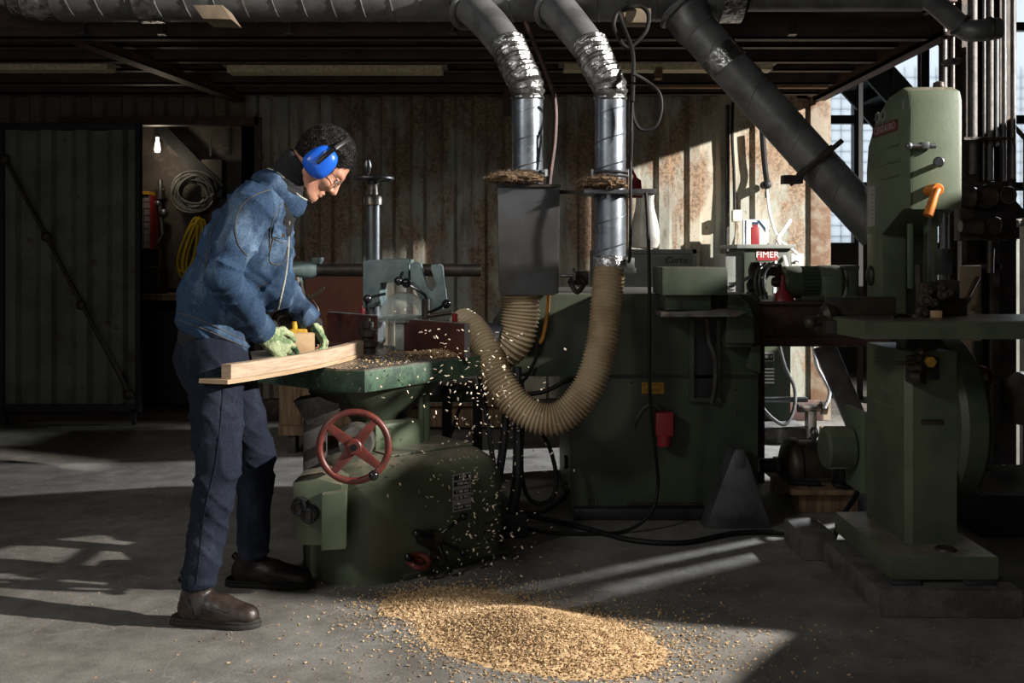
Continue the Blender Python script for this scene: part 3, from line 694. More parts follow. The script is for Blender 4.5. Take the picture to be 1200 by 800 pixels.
# crate behind the worker, red-brown board behind the moulder
e=E('timber_crate',(PX(348,6.2),6.2,0),'old plywood crate on feet behind the worker\'s legs','crate')
x0,x1=PX(327,6.2),PX(420,6.2)
m=MB(); m.box(x0,x1,6.2,6.8,.12,PZ(430,6.2),.004); m.build('crate_body','crate',e)
m=MB(); m.box(x0+.12,x0+.14,6.19,6.2,.12,PZ(430,6.2)); m.box(x0,x1,6.185,6.2,.12,.18); m.build('batten','crate',e)
for x in (x0+.05,x0+.2,x1-.1):
    m=MB(); m.box(x,x+.05,6.22,6.32,0,.12); m.build('foot','iron_d',e)
m=MB(); m.box(PX(358,6.6),PX(432,6.6),6.6,6.63,0,PZ(322,6.6)); T(m.build('leaning_board','boardred'),'plain red-brown board upright behind the moulder\'s round bar','board')
# low timber along container foot
m=MB(); m.box(PX(480,7.2),PX(600,7.2),7.1,7.3,.16,.26,.01); m.box(PX(480,7.2),PX(600,7.2),7.05,7.3,0.02,.15,.01); T(m.build('timber_beam','crate'),'dusty timber lying along the foot of the container wall','beam')

# main extraction duct along the ceiling
def helix(mb, a, b, r, pitch, t=.004, ph=0, n=20):
    a=V(a); b=V(b); L=(b-a).length; Tm=aim(a,b-a); k=int(L/pitch*n)
    mb.tube([Tm@V((r*math.cos(2*math.pi*i/n+ph), r*math.sin(2*math.pi*i/n+ph), i*pitch/n)) for i in range(k+1)], t, 5, False, 0)
DY=4.95; DZ=2.60; DR=.165
e=E('extraction_duct',(0,DY,DZ),'wide galvanised duct running along the top of the picture','duct')
m=MB(); m.cyl((PX(70,DY),DY,DZ),(PX(865,DY),DY,DZ),DR,seg=40); helix(m,(PX(70,DY),DY,DZ),(PX(865,DY),DY,DZ),DR,.145,.005); m.build('main_pipe','galv_d',e)
m=MB(); m.tube([P(70,-28,DY)+V((.02,0,0)),V((PX(45,DY),DY,DZ)),V((PX(10,DY),DY,DZ+.10)),V((PX(-15,DY),DY,DZ+.35))],lambda t:DR+.006*math.sin(t*90),32,False,12)
m.v=[V(p) for p in m.v]; m.build('foil_elbow','foil',e)
for ua,ub in ((165,192),(842,868)): m=MB(); m.cyl((PX(ua,DY),DY,DZ),(PX(ub,DY),DY,DZ),DR+.008,seg=36); m.build('foil_joint','foil',e)
Y2=DY; z2=PZ(3,DY); r2=.05
m=MB(); m.cyl((PX(865,DY),DY,DZ),(PX(880,DY),DY,z2+.03),DR,.06,seg=30); m.tube([V((PX(876,DY),DY,PZ(-1,DY))),V((PX(1080,DY),DY,PZ(-1,DY)))],.062,20,False,0)
m.tube([P(1080,0,DY),P(1094,3,DY-.05),P(1128,32,DY-.2),P(1145,36,DY-.25),P(1170,33,DY-.25)],.052,18,False,6)
m.build('side_pipe','galv_d',e)
m=MB(); pass
for u_,v_,y_,d_,r_ in ((1085,1,DY,(1,0,.1),.062),(1125,29,DY-.2,(1,0,-.8),.052),(1158,34,DY-.25,(1,0,0),.052)):
    m=MB(); m.torus(P(u_,v_,y_),d_,r_,.009,30,8); m.build('pipe_collar','pipe',e)
for u in (95,188,338,530,930):
    m=MB(); m.box(PX(u,5.2)-.006,PX(u,5.2)+.006,5.22,5.24,PZ(40,5.2),PZ(22,5.2)); m.box(PX(u,5.2)-.02,PX(u,5.2)+.02,5.2,5.25,PZ(40,5.2),PZ(38,5.2)); m.build('hanger','steel',e)
m=MB(); m.prism([(PX(236,4.8),PZ(14,4.8)),(PX(270,4.8),PZ(14,4.8)),(PX(281,4.8),PZ(31,4.8)),(PX(248,4.8),PZ(30,4.8))],4.66,4.84,'Y',.008); T(m.build('wooden_wedge','block'),'pale wedge jammed under the duct above the container opening','wedge')
m=MB(); m.box(PX(729,4.72),PX(761,4.72),4.66,4.76,PZ(30,4.72),PZ(13,4.72),.006); T(m.build('junction_block','block'),'small pale block on the duct ringed by a black cable','block')

def branch(u, label, hasbox):
    e=E('branch_duct',P(u,215,4.5),label,'duct','two grey down ducts over the moulder')
    dx=u-618
    path=[P(548+dx,4,4.82),P(575+dx,30,4.7),P(598+dx,60,4.58)]
    if dx: path=[P(648,4,4.82),P(670,30,4.7),P(694,60,4.58)]
    m=MB(); m.tube(path,lambda t:.092-.012*t,28,False,6); 
    m.torus(path[0]+V((.02,0,-.02)),(path[1]-path[0]),.11,.016,36,8,)
    m.build('collar_pipe','galv_d',e)
    p2=[path[-1],P(608+dx*.99,82,4.53),P(617+dx,100,4.5),P(618+dx,118,4.5)]
    rd=random.Random(3)
    m=MB(); sp=resample(smooth_path([path[-1]-(p2[1]-path[-1])*.4]+p2,8),.008)
    m.tube(sp,lambda t:.083+.005*math.sin(t*75)-.008*t,30,False,0); 
    m.v=[p+V((rd.uniform(-.0016,.0016),rd.uniform(-.0016,.0016),rd.uniform(-.0016,.0016))) for p in m.v]; m.build('foil_elbow','foil',e)
    zb = 216 if hasbox else 312
    m=MB(); a=P(618+dx,112,4.5); b=P(618+dx,zb,4.5); m.cyl(a,b,.0715,seg=36); helix(m,b,a,.0715,.125,.0035,2.0); m.build('straight_pipe','galv',e)
    m=MB(); c=P(618+dx,202,4.5)
    m.torus(c,(0,0,1),.079,.007,36,8); m.torus(c-V((0,0,.018)),(0,0,1),.079,.006,36,8); m.cyl(c+V((.08,-.02,-.02)),c+V((.08,-.02,.012)),.014,seg=8); m.cyl(c+V((-.08,-.02,-.02)),c+V((-.08,-.02,.012)),.012,seg=8); m.build('hose_clamp','steel',e)
    return e
b1=branch(618,'grey down duct ending in the square steel box, left of the pair',True)
b2=branch(715,'grey down duct feeding the looping ribbed hose, right of the pair',False)
m=MB(); a=P(715,300,4.5); rd=random.Random(8); m.tube([a+V((0,0,.0)),a-V((0,0,.02)),a-V((0,0,.05))],.077,30,False,4); m.v=[p+V((rd.uniform(-.003,.003),rd.uniform(-.003,.003),rd.uniform(-.004,.004))) for p in m.v]; m.build('foil_wrap','foil',b2)
m=MB(); c=P(715,226,4.5); m.torus(c,(0,0,1),.075,.006,36,8); m.build('lower_flange','galv_d',b2)
for k in range(8):
    pass
for k in range(9):
    a_=math.pi+math.pi*k/8; m=MB(); m.sph(c+V((.074*math.cos(a_),.074*math.sin(a_),-.02)),.006,8); m.build('rivet','steel',b2)

e=E('steel_dust_box',P(619,345,4.45),'dull square sheet steel box at the foot of the left down duct','box')
x0,x1=PX(583,4.42),PX(656,4.42); z0,z1=PZ(346,4.42),PZ(219,4.42)
m=MB(); m.prism([(x0,z1),(x1,z1),(x1-.005,z0+.01),(x1-.03,z0),(x0+.02,z0),(x0+.006,z0+.02)],4.42,4.66,'Y',.006); m.build('box_body','boxsteel',e)
m=MB(); m.box(x0-.004,x1+.004,4.41,4.67,z1,z1+.012); m.build('top_flange','iron_d',e)
m=MB(); m.cyl(P(656,323,4.45),P(672,323,4.45),.008,seg=10); m.cyl(P(671,323,4.45),P(674,323,4.45),.036,seg=24); m.build('side_handle','steel',e)
# brackets across the ducts with fibrous dust
def dustclump(c, rx, ry, rz, label, seed):
    rd=random.Random(seed); m=MB()
    bm=bmesh.new(); bmesh.ops.create_icosphere(bm,subdivisions=4,radius=1)
    for v in bm.verts:
        n_=mnoise.fractal(v.co*3+V((seed,0,0)),1,2,4); p=v.co*(1+.25*n_); v.co=V((p.x*rx,p.y*ry,max(p.z,-.35)*rz))+c
    m.add([v.co.copy() for v in bm.verts],[[v.index for v in f.verts] for f in bm.faces])
    base=[v.co.copy() for v in bm.verts]; bm.free()
    for k in range(1500):
        p=rd.choice(base); d=V((rd.gauss(0,1),rd.gauss(0,1),rd.gauss(0,.6))).normalized(); q=(p-c); q=V((q.x/rx,q.y/ry,q.z/rz)).normalized()
        d=(d+q*1.2).normalized(); L=rd.uniform(.008,.026); s_=d.cross(V((0,1,0.2))).normalized()*.0008
        m.add([p-s_,p+s_,p+d*L],[(0,1,2)])
    o=m.build('dust_clump','fibre',sharp=None,fix=False); T(o,label,'dust','clumps of fibrous dust'); return o
dustclump(P(604,210,4.42),.125,.09,.034,'brown fibrous dust heaped on top of the square steel box',2)
dustclump(P(706,216,4.42),.105,.09,.034,'brown fibrous dust heaped on the flat bar across the right down duct',5)
m=MB(); m.box(PX(684,4.4),PX(740,4.4),4.38,4.62,PZ(227,4.4),PZ(222,4.4),.003); m.box(PX(738,4.5),PX(767,4.5),4.44,4.56,PZ(228,4.5),PZ(222,4.5),.003)
T(m.build('flat_bracket','steel'),'flat steel bar held across the right down duct','bracket')
m=MB(); m.box(PX(655,4.55),PX(686,4.55),4.54,4.57,PZ(227,4.55),PZ(223,4.55)); T(m.build('tie_bar','iron_d'),'short dark bar joining the steel box and the right down duct','bar')
m=MB(); m.prism([(PX(736,5.2),PZ(232,5.2)),(PX(752,5.2),PZ(232,5.2)),(PX(750,5.2),PZ(212,5.2)),(PX(742,5.2),PZ(206,5.2))],5.15,5.2,'Y',.005)
m.tube([P(745,208,5.17),P(739,195,5.17),P(737,182,5.17)],.008,8)
T(m.build('dustpan','redpl'),'small dark red hand tool hanging behind the right down duct','tool')

# long diagonal duct
e=E('diagonal_duct',P(910,140,4.8),'grey duct slanting down to the right behind the band saw','duct')
a=P(812,30,4.85); b=P(1030,272,4.7)
m=MB(); m.cyl(a,b,.098,seg=36); helix(m,a,b,.098,.30,.003); m.build('duct_pipe','galv_d',e)
m=MB(); m.tube([P(800,8,4.87),P(806,18,4.86),a,a+(b-a)*.03],lambda t:.12-.02*t,28,False,5); m.torus(P(800,8,4.87),(b-a),.13,.014,36,8); m.build('top_collar','galv_d',e)
m=MB(); m.cyl(a+(b-a)*.13,a+(b-a)*.20,.101,seg=32); m.build('foil_joint','foil',e)
c=a+(b-a)*.66; m=MB(); m.torus(c,(b-a),.102,.008,36,8); m.M=aim(c,(b-a),(0,1,0)); m.box(-.20,.20,-.10,.03,-.012,.012,.004) if False else None; m.M=Matrix()
dv=(b-a).normalized(); pv=V((dv.z,0,-dv.x)).normalized(); 
m.M=basis(c-V((0,.10,0)),pv,dv); m.box(-.13,.19,-.012,.012,-.02,.02,.004); m.M=Matrix()
m.box(c.x-.12-.06,c.x-.12+.03,c.y-.12,c.y-.06,c.z-.10-.02,c.z-.10+.02); m.build('clamp_bracket','iron_d',e)

# unseen blockers added right of the picture, only to cast shadow into it
m=MB(); m.box(2.98,3.2,2.86,5.3,0,2.13); S(m.build('shade_blocker_wall','hall'))
m=MB(); m.box(2.97,3.21,3.7,4.58,0,HZ1); S(m.build('shade_blocker_pier','hall'))
m=MB(); m.prism([(1.95,2.4),(2.63,3.31),(2.95,3.07),(2.3,2.15)],0,1.0,'Z'); S(m.build('shade_blocker_low','hall'))
# ================================================================== THE MOULDER (spindle shaper)
SC=V((-.46,4.07,0)); E1=V((.78,.62,0)).normalized(); E2=V((-.62,.78,0)).normalized()
SM=basis(SC,E1,E2)
def sw(x,y,z): return SM@V((x,y,z))
e=E('spindle_moulder',SC,'green spindle moulder with red handwheel that the worker leans over','woodworking machine'); MOU=e
# rounded hood body
def hood():
    m=MB(); m.M=SM; hx,hy=.385,.25; layers=[]
    prof=[(0,0.0),(.0,.30),(.012,.36),(.04,.405),(.085,.44),(.14,.452)]
    def ring(off,z):
        pts=[]; rr=[.20,.10,.10,.20]  # corner radii: near-left, near-right, far-right, far-left
        cs=[(-hx,-hy),(hx,-hy),(hx,hy),(-hx,hy)]
        ang=[math.pi,1.5*math.pi,0,.5*math.pi]
        for (cx,cy),a0,r in zip(cs,ang,rr):
            r_=max(r-off*.6,.03); sx=1 if cx<0 else -1; sy=1 if cy<0 else -1
            ccx=cx+sx*(off+r_); ccy=cy+sy*(off+r_)
            for k in range(9):
                a=a0+k*math.pi/16; pts.append((ccx+r_*math.cos(a),ccy+r_*math.sin(a),z))
        return pts
    vs=[];fs=[]; rs=[ring(o,z) for o,z in prof]; n=len(rs[0])
    for r in rs: vs+=r
    for i in range(len(rs)-1):
        for k in range(n): fs.append((i*n+k,i*n+(k+1)%n,(i+1)*n+(k+1)%n,(i+1)*n+k))
    fs.append(tuple(range(n))[::-1]); fs.append(tuple((len(rs)-1)*n+k for k in range(n)))
    m.add(vs,fs); return m
hood().build('machine_body','green',e,sharp=40)
m=MB(); m.M=SM; m.box(.205,.208,-.253,-.249,.04,.34); m.box(-.15,.37,-.262,-.24,.0,.022,.004); m.build('panel_seam','green_d',e)
m=MB(); m.M=SM
for i in range(6): m.box(.24,.33,-.256,-.248,.08+i*.035,.088+i*.035)
m.build('vent_slots','green_d',e)
m=MB(); m.M=SM; m.prism([(-.2,.02),(.3,-.02),(.32,.06),(-.1,.12)],.45,.462,'Z',.003) if False else m.prism([(-.12,-.12),(.28,-.12),(.28,.14),(-.12,.14)],.448,.458,'Z',.003); m.build('top_cover','green',e)
# nameplate
m=MB(); m.M=SM; m.box(.085,.175,-.2535,-.25,.225,.375); npl=m.build('nameplate','plate',e)
m=MB(); m.M=SM
for i,(z0,z1) in enumerate(((.352,.37),(.326,.344),(.296,.312),(.272,.286),(.232,.25))):
    m.box(.089,.171,-.2542,-.2534,z0,z1)
m.build('printed_bars','ink',npl)
for i,(s_,z) in enumerate((('A F M',.361),('TYPE 60',.335),('V 380  A 8',.304),('HZ 50  PH 3',.279),('N 3000  7000',.241))):
    text(s_,sw(.13,-.2545,z),.014,E1,(0,0,1),'whiteink','lettering',npl)
# spider handle
h=sw(-.02,-.29,.155); m=MB(); m.cyl(sw(-.02,-.25,.155),sw(-.02,-.31,.155),.022,seg=14)
m.build('spider_hub','iron_d',e)
m=MB()
for a in (-35,35,-75,160):
    q=sw(-.02+.125*math.cos(R(a)),-.33,.155+.125*math.sin(R(a))); m.tube([h,(h+q)/2+V((0,-.01,0)),q],.008,8,sm=3); m.sph(q,.017,12)
m.cyl(sw(-.06,-.25,.15),sw(-.06,-.30,.15),.03,seg=14); m.sph(sw(-.15,-.29,.10),.016,10)
m.build('spider_handle','gloss',e)
m=MB(); m.M=SM; m.prism([(-.05,.06),(.0,.05),(.02,.09),(-.03,.115)],-.27,-.25,'Y',.004); m.build('pivot_plate','iron_d',e)
m=MB(); m.torus(sw(-.10,-.29,.075),E2*-.45+V((0,0,1)),.040,.011,26,8); m.cyl(sw(-.1,-.25,.07),sw(-.1,-.3,.075),.012,seg=8); m.build('brake_knob','red',e)
# switch box on the left end
BX=PX(342,3.62); m=MB(); Y0=3.60
x0,x1=PX(342,Y0),PX(400,Y0); z0,z1=PZ(640,Y0),PZ(570,Y0)
m.prism([(x0,z0+.04),(x0+.03,z0),(x1,z0),(x1,z1+.005),(x0+.09,z1+.03),(x0,z1+.01)],Y0+.01,Y0+.24,'Y',.008); sb=m.build('switch_box','green',e)
m=MB(); m.prism([(PX(377,3.58),PZ(644,3.58)),(PX(405,3.58),PZ(642,3.58)),(PX(406,3.58),PZ(574,3.58)),(PX(378,3.58),PZ(578,3.58))],3.565,3.61,'Y',.006); m.build('front_cover','green_l',sb)
for u,v,r in ((352,593,.036),(363,602,.036)):
    m=MB(); c=P(u,v,3.60); m.cyl(c+V((0,.02,0)),c-V((0,.02,0)),r,r*.9,24,.004); m.torus(c-V((0,.02,0)),(0,1,0),r*.6,.005,20,6); m.box(c.x-.008,c.x+.008,c.y-.035,c.y-.018,c.z-r*.7,c.z+r*.7,.002); m.build('rotary_switch','gloss',sb)
# pedestal, bowl
m=MB(); cx,cy=-.57,4.2; _N=V((-.60,3.76,0)); _R=V((-.085,4.45,0)); _d=(_R-_N).normalized(); m.M=basis((cx,cy,0),_d,V((-_d.y,_d.x,0)))@Matrix.Diagonal((1,.62,1,1))
m.lathe([(.17,.44),(.15,.50),(.13,.55),(.16,.585),(.25,.63),(.33,.69),(.36,.718),(.36,.722)],(0,0,0),(0,0,1),40); m.build('pedestal','green_d',e)
m=MB(); m.M=basis((cx,cy,0),E1,E2); m.box(-.11,.11,-.16,.05,.45,.56,.01); m.cyl((.17,-.1,.45),(.17,-.1,.74),.022,seg=14); m.cyl((.13,-.13,.45),(.13,-.13,.74),.012,seg=14); m.build('lifting_slide','green_l',e)
m=MB(); m.M=basis((cx,cy,0),_d,V((-_d.y,_d.x,0)))@Matrix.Diagonal((1,.62,1,1)); m.lathe([(.26,.632),(.275,.63),(.345,.695),(.34,.705)],(0,0,0),(0,0,1),30,R(240),R(300)); m.build('bowl_opening','black',e)
# table
N_=V((-.60,3.76,0)); R_=V((-.085,4.45,0)); dd=(R_-N_).normalized(); nn=V((-dd.y,dd.x,0))
RB=R_+nn*.95; LB=N_+nn*.95
TZ=.81
m=MB()
pl=[(p.x,p.y) for p in (N_+nn*.10-dd*.0, N_+dd*.05, R_-dd*.05, R_+nn*.05, RB-nn*.05, RB-dd*.05, LB+dd*.05, LB-nn*.05)]
m.prism(pl,TZ-.09,TZ-.004,'Z',.006); tb=m.build('table','green_t',e)
m=MB(); pl2=[]
ctr=(N_+R_+RB+LB)/4
for x,y in pl: q=ctr.xy+(V((x,y))-ctr.xy)*.985; pl2.append((q.x,q.y))
m.prism(pl2,TZ-.006,TZ,'Z'); m.build('table_surface','iron',tb)
m=MB(); m.M=basis((N_.x,N_.y,0),dd,nn); L_=(R_-N_).length
m.box(L_-.12,L_+.045,.02,.35,TZ-.05,TZ-.002,.01); m.build('table_extension','green_t',tb)
# handwheel
hc=P(415,523,3.50); hn=V((.10,-1,0.05)).normalized()
m=MB(); m.torus(hc,hn,.122,.0125,56,12); 
wh=m.build('handwheel','red',e)
Tm=aim(hc,hn)
for k in range(4):
    a=math.pi/4+k*math.pi/2+.1; m=MB(); d0=Tm.to_3x3()@V((math.cos(a),math.sin(a),0)); 
    m.M=basis(hc,d0,hn.cross(d0)*1); m.prism([(.02,-.02),(.118,-.012),(.118,.012),(.02,.02)],-.009,.009,'Z',.004); m.build('spoke','red',wh)
m=MB(); m.cyl(hc-hn*.02,hc+hn*.025,.032,.028,24,.004); m.build('wheel_hub','red',wh)
m=MB(); m.cyl(hc,hc+hn*.03,.012,seg=12); m.build('hub_bolt','gloss',wh); m=MB(); q=hc+Tm.to_3x3()@V((.086,0,0)); 
best=min((hc+Tm.to_3x3()@V((.12*math.cos(a/20*2*math.pi),.12*math.sin(a/20*2*math.pi),0)) for a in range(20)), key=lambda p:(p-P(439,558,3.5)).length)
m.cyl(best-hn*.01,best+hn*.03,.012,seg=12); m.sph(best+hn*.04,.019,12); m.build('crank_knob','gloss',wh)
m=MB(); m.cyl(hc-hn*.0,hc-hn*.45,.02,seg=16); m.cyl(hc-hn*.08,hc-hn*.16,.06,.07,20); m.build('wheel_shaft','iron',e)
# dark column stand on the left (bent sheet leg)
m=MB(); x0,x1=PX(355,3.95),PX(380,3.95)
m.box(x0+.0,x1,3.95,4.02,.0,PZ(492,3.95),.004); m.prism([(PX(343,3.93),PZ(470,3.93)),(PX(398,3.93),PZ(460,3.93)),(PX(398,3.93),PZ(480,3.93)),(PX(378,3.93),PZ(498,3.93)),(PX(360,3.93),PZ(498,3.93))],3.93,4.07,'Y',.004); m.build('support_leg','pipe',e)
# fence
Fr=V((-.205,4.245,0)); fd=V((-.67,.74,0)).normalized(); fn=V((-fd.y,fd.x,0))*-1   # fn: towards the back
if fn.y<0: fn=-fn
fe=E('moulder_fence',Fr+fd*.5+V((0,0,TZ)),'split red-brown fence boards standing on the moulder table','fence')
def flatbasis(o,ex,ey): return Matrix(((ex.x,ey.x,0,o[0]),(ex.y,ey.y,0,o[1]),(0,0,1,o[2]),(0,0,0,1)))
FM=flatbasis(Fr+V((0,0,TZ)),fd,fn)
m=MB(); m.M=FM; m.box(0,.46,0,.028,.0,.146,.002); m.build('fence_board','brownfence',fe)
m=MB(); m.M=FM; m.box(.66,1.12,0,.028,.0,.15,.002); m.build('fence_board','brownfence',fe)
m=MB(); m.M=FM; m.box(-.002,0,.0,.028,0,.146); m.box(0,.46,.0,.028,.146,.149);m.box(.66,1.12,.0,.028,.15,.153); m.box(.655,.66,-.002,.03,.0,.153); m.build('metal_edge','plate',fe)
for x,z in ((.12,.1),(.25,.1),(.8,.1),(1.0,.1)):
    m=MB(); m.M=FM; m.cyl((x,-.002,z),(x,.004,z),.010,seg=12); m.build('fence_screw','steel',fe)
# green casting behind the fence and red tabs
m=MB(); m.M=FM; m.box(.10,.34,.03,.10,0,.12,.02); m.build('fence_casting','green_t',fe)
m=MB(); m.M=FM; m.box(.80,1.05,.05,.15,0,.12,.02); m.build('fence_casting','green_t',fe)
m=MB(); m.M=FM; m.box(.12,.14,.04,.06,.14,.185,.004); m.build('red_tab','redpl',fe)
m=MB(); m.M=FM; m.box(.86,.875,.04,.06,.15,.19,.004); m.build('red_tab','redpl',fe)
# clear guard dome + cylinder behind the gap
ge=E('cutter_guard',P(462,410,4.68),'clear plastic dome guard over the cutter between the fence boards','guard')
dc=P(473,371,4.66)
m=MB(); rr=.118; m.lathe([(rr*math.cos(R(a)),rr*math.sin(R(a))) for a in (0,10,20,30,40,50,60,70,80,88)],dc,(0,0,1),40); m.build('clear_dome','clear',ge,fix=False)
m=MB(); m.lathe([(rr,0),(rr+.004,0),(rr+.004,.02),(rr,.02)],dc-V((0,0,.02)),(0,0,1),40); m.build('dome_rim','clear',ge)
m=MB(); m.lathe([(.085,.0),(.085,.16)],V((dc.x+.01,dc.y,TZ)),(0,0,1),36); m.build('clear_sleeve','clear',ge,fix=False)
m=MB(); m.M=flatbasis((dc.x,dc.y,TZ),fd,fn); m.box(-.06,.10,.02,.05,0,.16,.004); m.build('green_backplate','green_t',ge)
m=MB(); m.M=flatbasis((dc.x,dc.y,TZ),fd,fn); m.box(-.07,.0,-.05,-.03,.0,.12,.004); m.build('white_plate','white',ge)
# spindle with cutter block
se=E('cutter_spindle',P(431,414,4.42),'dark cutter spindle standing at the end of the left fence board','spindle')
c=P(431,412,4.42); m=MB(); m.lathe([(.034,0),(.034,.03),(.045,.035),(.045,.055),(.028,.06),(.028,.075),(.042,.08),(.042,.105),(.03,.11),(.02,.115),(.026,.12),(.026,.145),(.012,.148),(.012,.16)],V((c.x,c.y,TZ)),(0,0,1),24); m.build('spindle_stack','iron_d',se)
m=MB(); m.M=basis((c.x,c.y,TZ),(1,.3,0),(-.3,1,0)); m.box(-.055,.055,-.006,.006,.036,.054); m.box(-.006,.006,-.055,.055,.082,.1); m.build('cutter_knife','steel',se)
# ------------------------------------------------------------------ overarm: post, bar, clamps
PY=4.86
oe=E('overarm_column',(PX(437,PY),PY,TZ),'grey overarm post with top handwheel and horizontal round bar on the moulder','stand')
px=PX(437,PY)
m=MB(); m.cyl((px,PY,TZ),(px,PY,PZ(238,PY)),.034,seg=26); m.build('post','steel',oe)
m=MB(); m.lathe([(.046,0),(.046,.035),(.04,.045)],(px,PY,PZ(240,PY)),(0,0,1),28); m.lathe([(.026,0),(.022,.05),(.03,.075)],(px,PY,PZ(228,PY)),(0,0,1),24); m.build('post_cap','iron',oe)
zt=PZ(209,PY)
m=MB(); m.torus((px,PY,zt),(0,0,1),.095,.010,44,10); m.lathe([(.028,-.03),(.03,-.012),(.05,-.006),(.09,0),(.09,.006),(.03,.002),(.02,.012)],(px,PY,zt),(0,0,1),36); tw=m.build('top_handwheel','steel',oe)
m=MB(); hx_=px-.022; m.lathe([(.006,0),(.008,.015),(.017,.035),(.020,.055),(.014,.08),(.004,.088),(0,.09)],(hx_,PY-.03,zt+.005),(0,0,1),16); m.build('crank_handle','steel',tw)
bz=PZ(316,PY)
m=MB(); m.lathe([(.022,-.004),(.031,0),(.031,.80),(.022,.80),(.022,.72)],(PX(370,PY-.12),PY-.12,bz),(1,0,0),28); m.build('round_bar','iron_d',oe)
m=MB(); a=V((PX(343,PY-.12),PY-.12,bz)); m.lathe([(.03,0),(.042,.01),(.046,.04),(.042,.09),(.032,.12)],a,(1,0,0),26); m.lathe([(.0,0),(.02,.0),(.03,.015),(.03,.03)],a+V((.12,-.0,.03)),(0,0,1),16); m.box(a.x+.01,a.x+.05,a.y-.03,a.y+.03,a.z-.10,a.z,.008); m.build('bar_end_flange','teal',oe)
m=MB(); x0,x1=PX(427,PY-.15),PX(480,PY-.15)
m.prism([(x0,PZ(361,PY-.15)),(x0,PZ(306,PY-.15)),(x0+.03,PZ(304,PY-.15)),(x1,PZ(304,PY-.15)),(x1,PZ(330,PY-.15)),(x0+.085,PZ(331,PY-.15)),(x0+.08,PZ(358,PY-.15))],PY-.20,PY+.06,'Y',.008); m.lathe([(.052,0),(.056,.004),(.056,.13),(.05,.135)],(x0+.085,PY-.12,bz+.0),(1,0,0),28); m.build('clamp_casting','teal',oe)
m=MB(); yy=PY-.2
def p2(u,v): q=P(u,v,yy); return (q.x,q.z)
m.prism([p2(481,309),p2(488,306),p2(494,308),p2(497,322),p2(502,336),p2(507,341),p2(512,333),p2(505,315),p2(506,310),p2(516,309),p2(519,311),p2(524,350),p2(519,362),p2(506,364),p2(490,346),p2(482,328)],yy-.03,yy+.03,'Y',.006); m.build('fork_arm','teal',oe)
for pts,ball in (([(431,362),(431,350),(452,344)],[(431,350)]),([(472,318),(467,330)],[(467,329),(476,331)]),([(476,332),(498,346),(500,364)],[(476,332)]),([(498,368),(512,362),(523,356)],[(523,356)]),):
    m=MB(); m.tube([P(u,v,4.6) for u,v in pts],.007,8,sm=3)
    for u,v in ball: m.sph(P(u,v,4.59),.022,14)
    m.build('clamp_lever','gloss',oe)
m=MB(); m.cyl(P(499,350,4.6),P(499,385,4.6),.02,seg=14); m.cyl(P(490,372,4.6),P(530,366,4.6),.01,seg=10); m.box(PX(480,4.6),PX(530,4.6),4.58,4.66,PZ(385,4.6),PZ(376,4.6),.004); m.build('pressure_post','iron_d',oe)
m=MB(); m.tube([P(352,330,4.7),P(360,350,4.68),P(380,337,4.66)],.008,8); m.tube([P(360,345,4.7),P(372,360,4.68),P(376,380,4.68)],.004,6); m.cyl(P(347,325,4.72),P(351,348,4.72),.02,seg=12); m.build('locking_screw','iron_d',oe)

# workpiece, jig and block
we=E('curved_workpiece',P(340,440,3.85),'pale curved plank the worker feeds into the cutter','plank')
A0=P(268,443,3.44); 
def bow(t,off=0):
    a=V((-.965,3.37)); b=V((-.655,4.33)); q=a+(b-a)*t; dd_=(b-a).normalized(); n_=V((dd_.y,-dd_.x)); q=q+n_*(.055*4*t*(1-t)+off); return q
m=MB(); vs=[];fs=[];n=24
for i in range(n+1):
    t=i/n
    for off in (0,-.038):
        q=bow(t,off)
        for z in (TZ+.018,TZ+.068): vs.append((q.x,q.y,z))
for i in range(n):
    o=i*4; fs+=[(o,o+1,o+5,o+4),(o+2,o+6,o+7,o+3),(o+1,o+3,o+7,o+5),(o,o+4,o+6,o+2)]
fs+=[(0,2,3,1),(n*4,n*4+1,n*4+3,n*4+2)]
m.add(vs,fs); m.build('plank','woodh',we)
vs=[];fs=[];m=MB()
for i in range(n+1):
    t=-.02+1.0*i/n
    for off in (.004,-.11+.02*t):
        q=bow(t,off)
        for z in (TZ+.002,TZ+.017): vs.append((q.x,q.y,z))
for i in range(n):
    o=i*4; fs+=[(o,o+1,o+5,o+4),(o+2,o+6,o+7,o+3),(o+1,o+3,o+7,o+5),(o,o+4,o+6,o+2)]
fs+=[(0,2,3,1),(n*4,n*4+1,n*4+3,n*4+2)]
m.add(vs,fs); T(m.build('jig_board','wood'),'thin template board lying under the pale curved plank','board')
c=P(351,405,3.88); m=MB(); m.M=basis((c.x,c.y,TZ+.019),V((.93,.35,0)),V((-.35,.93,0)))
m.box(-.075,.06,-.0,.12,0,.115,.003); T(m.build('jig_block','mdf'),'tan wooden block gripped between the worker\'s gloved hands','block')
m=MB(); c=P(348,391,3.93); m.M=basis((c.x,c.y,c.z),(1,.3,0),(-.3,1,0)); m.box(-.03,.04,-.02,.03,-.01,.02,.008); m.cyl((-.01,.0,.01),(-.01,0,.05),.012,seg=10); T(m.build('toggle_clamp','sticker'),'small yellow clamp on top of the tan block','clamp')
m=MB(); c=P(332,376,3.95); m.torus(c,(0.3,-1,.2),.036,.012,26,8); m.cyl(c+V((0,.03,0)),c-V((0,.01,0)),.018,seg=14); T(m.build('clamping_screw','iron_d'),'small dark ring knob in front of the worker\'s waist','knob')
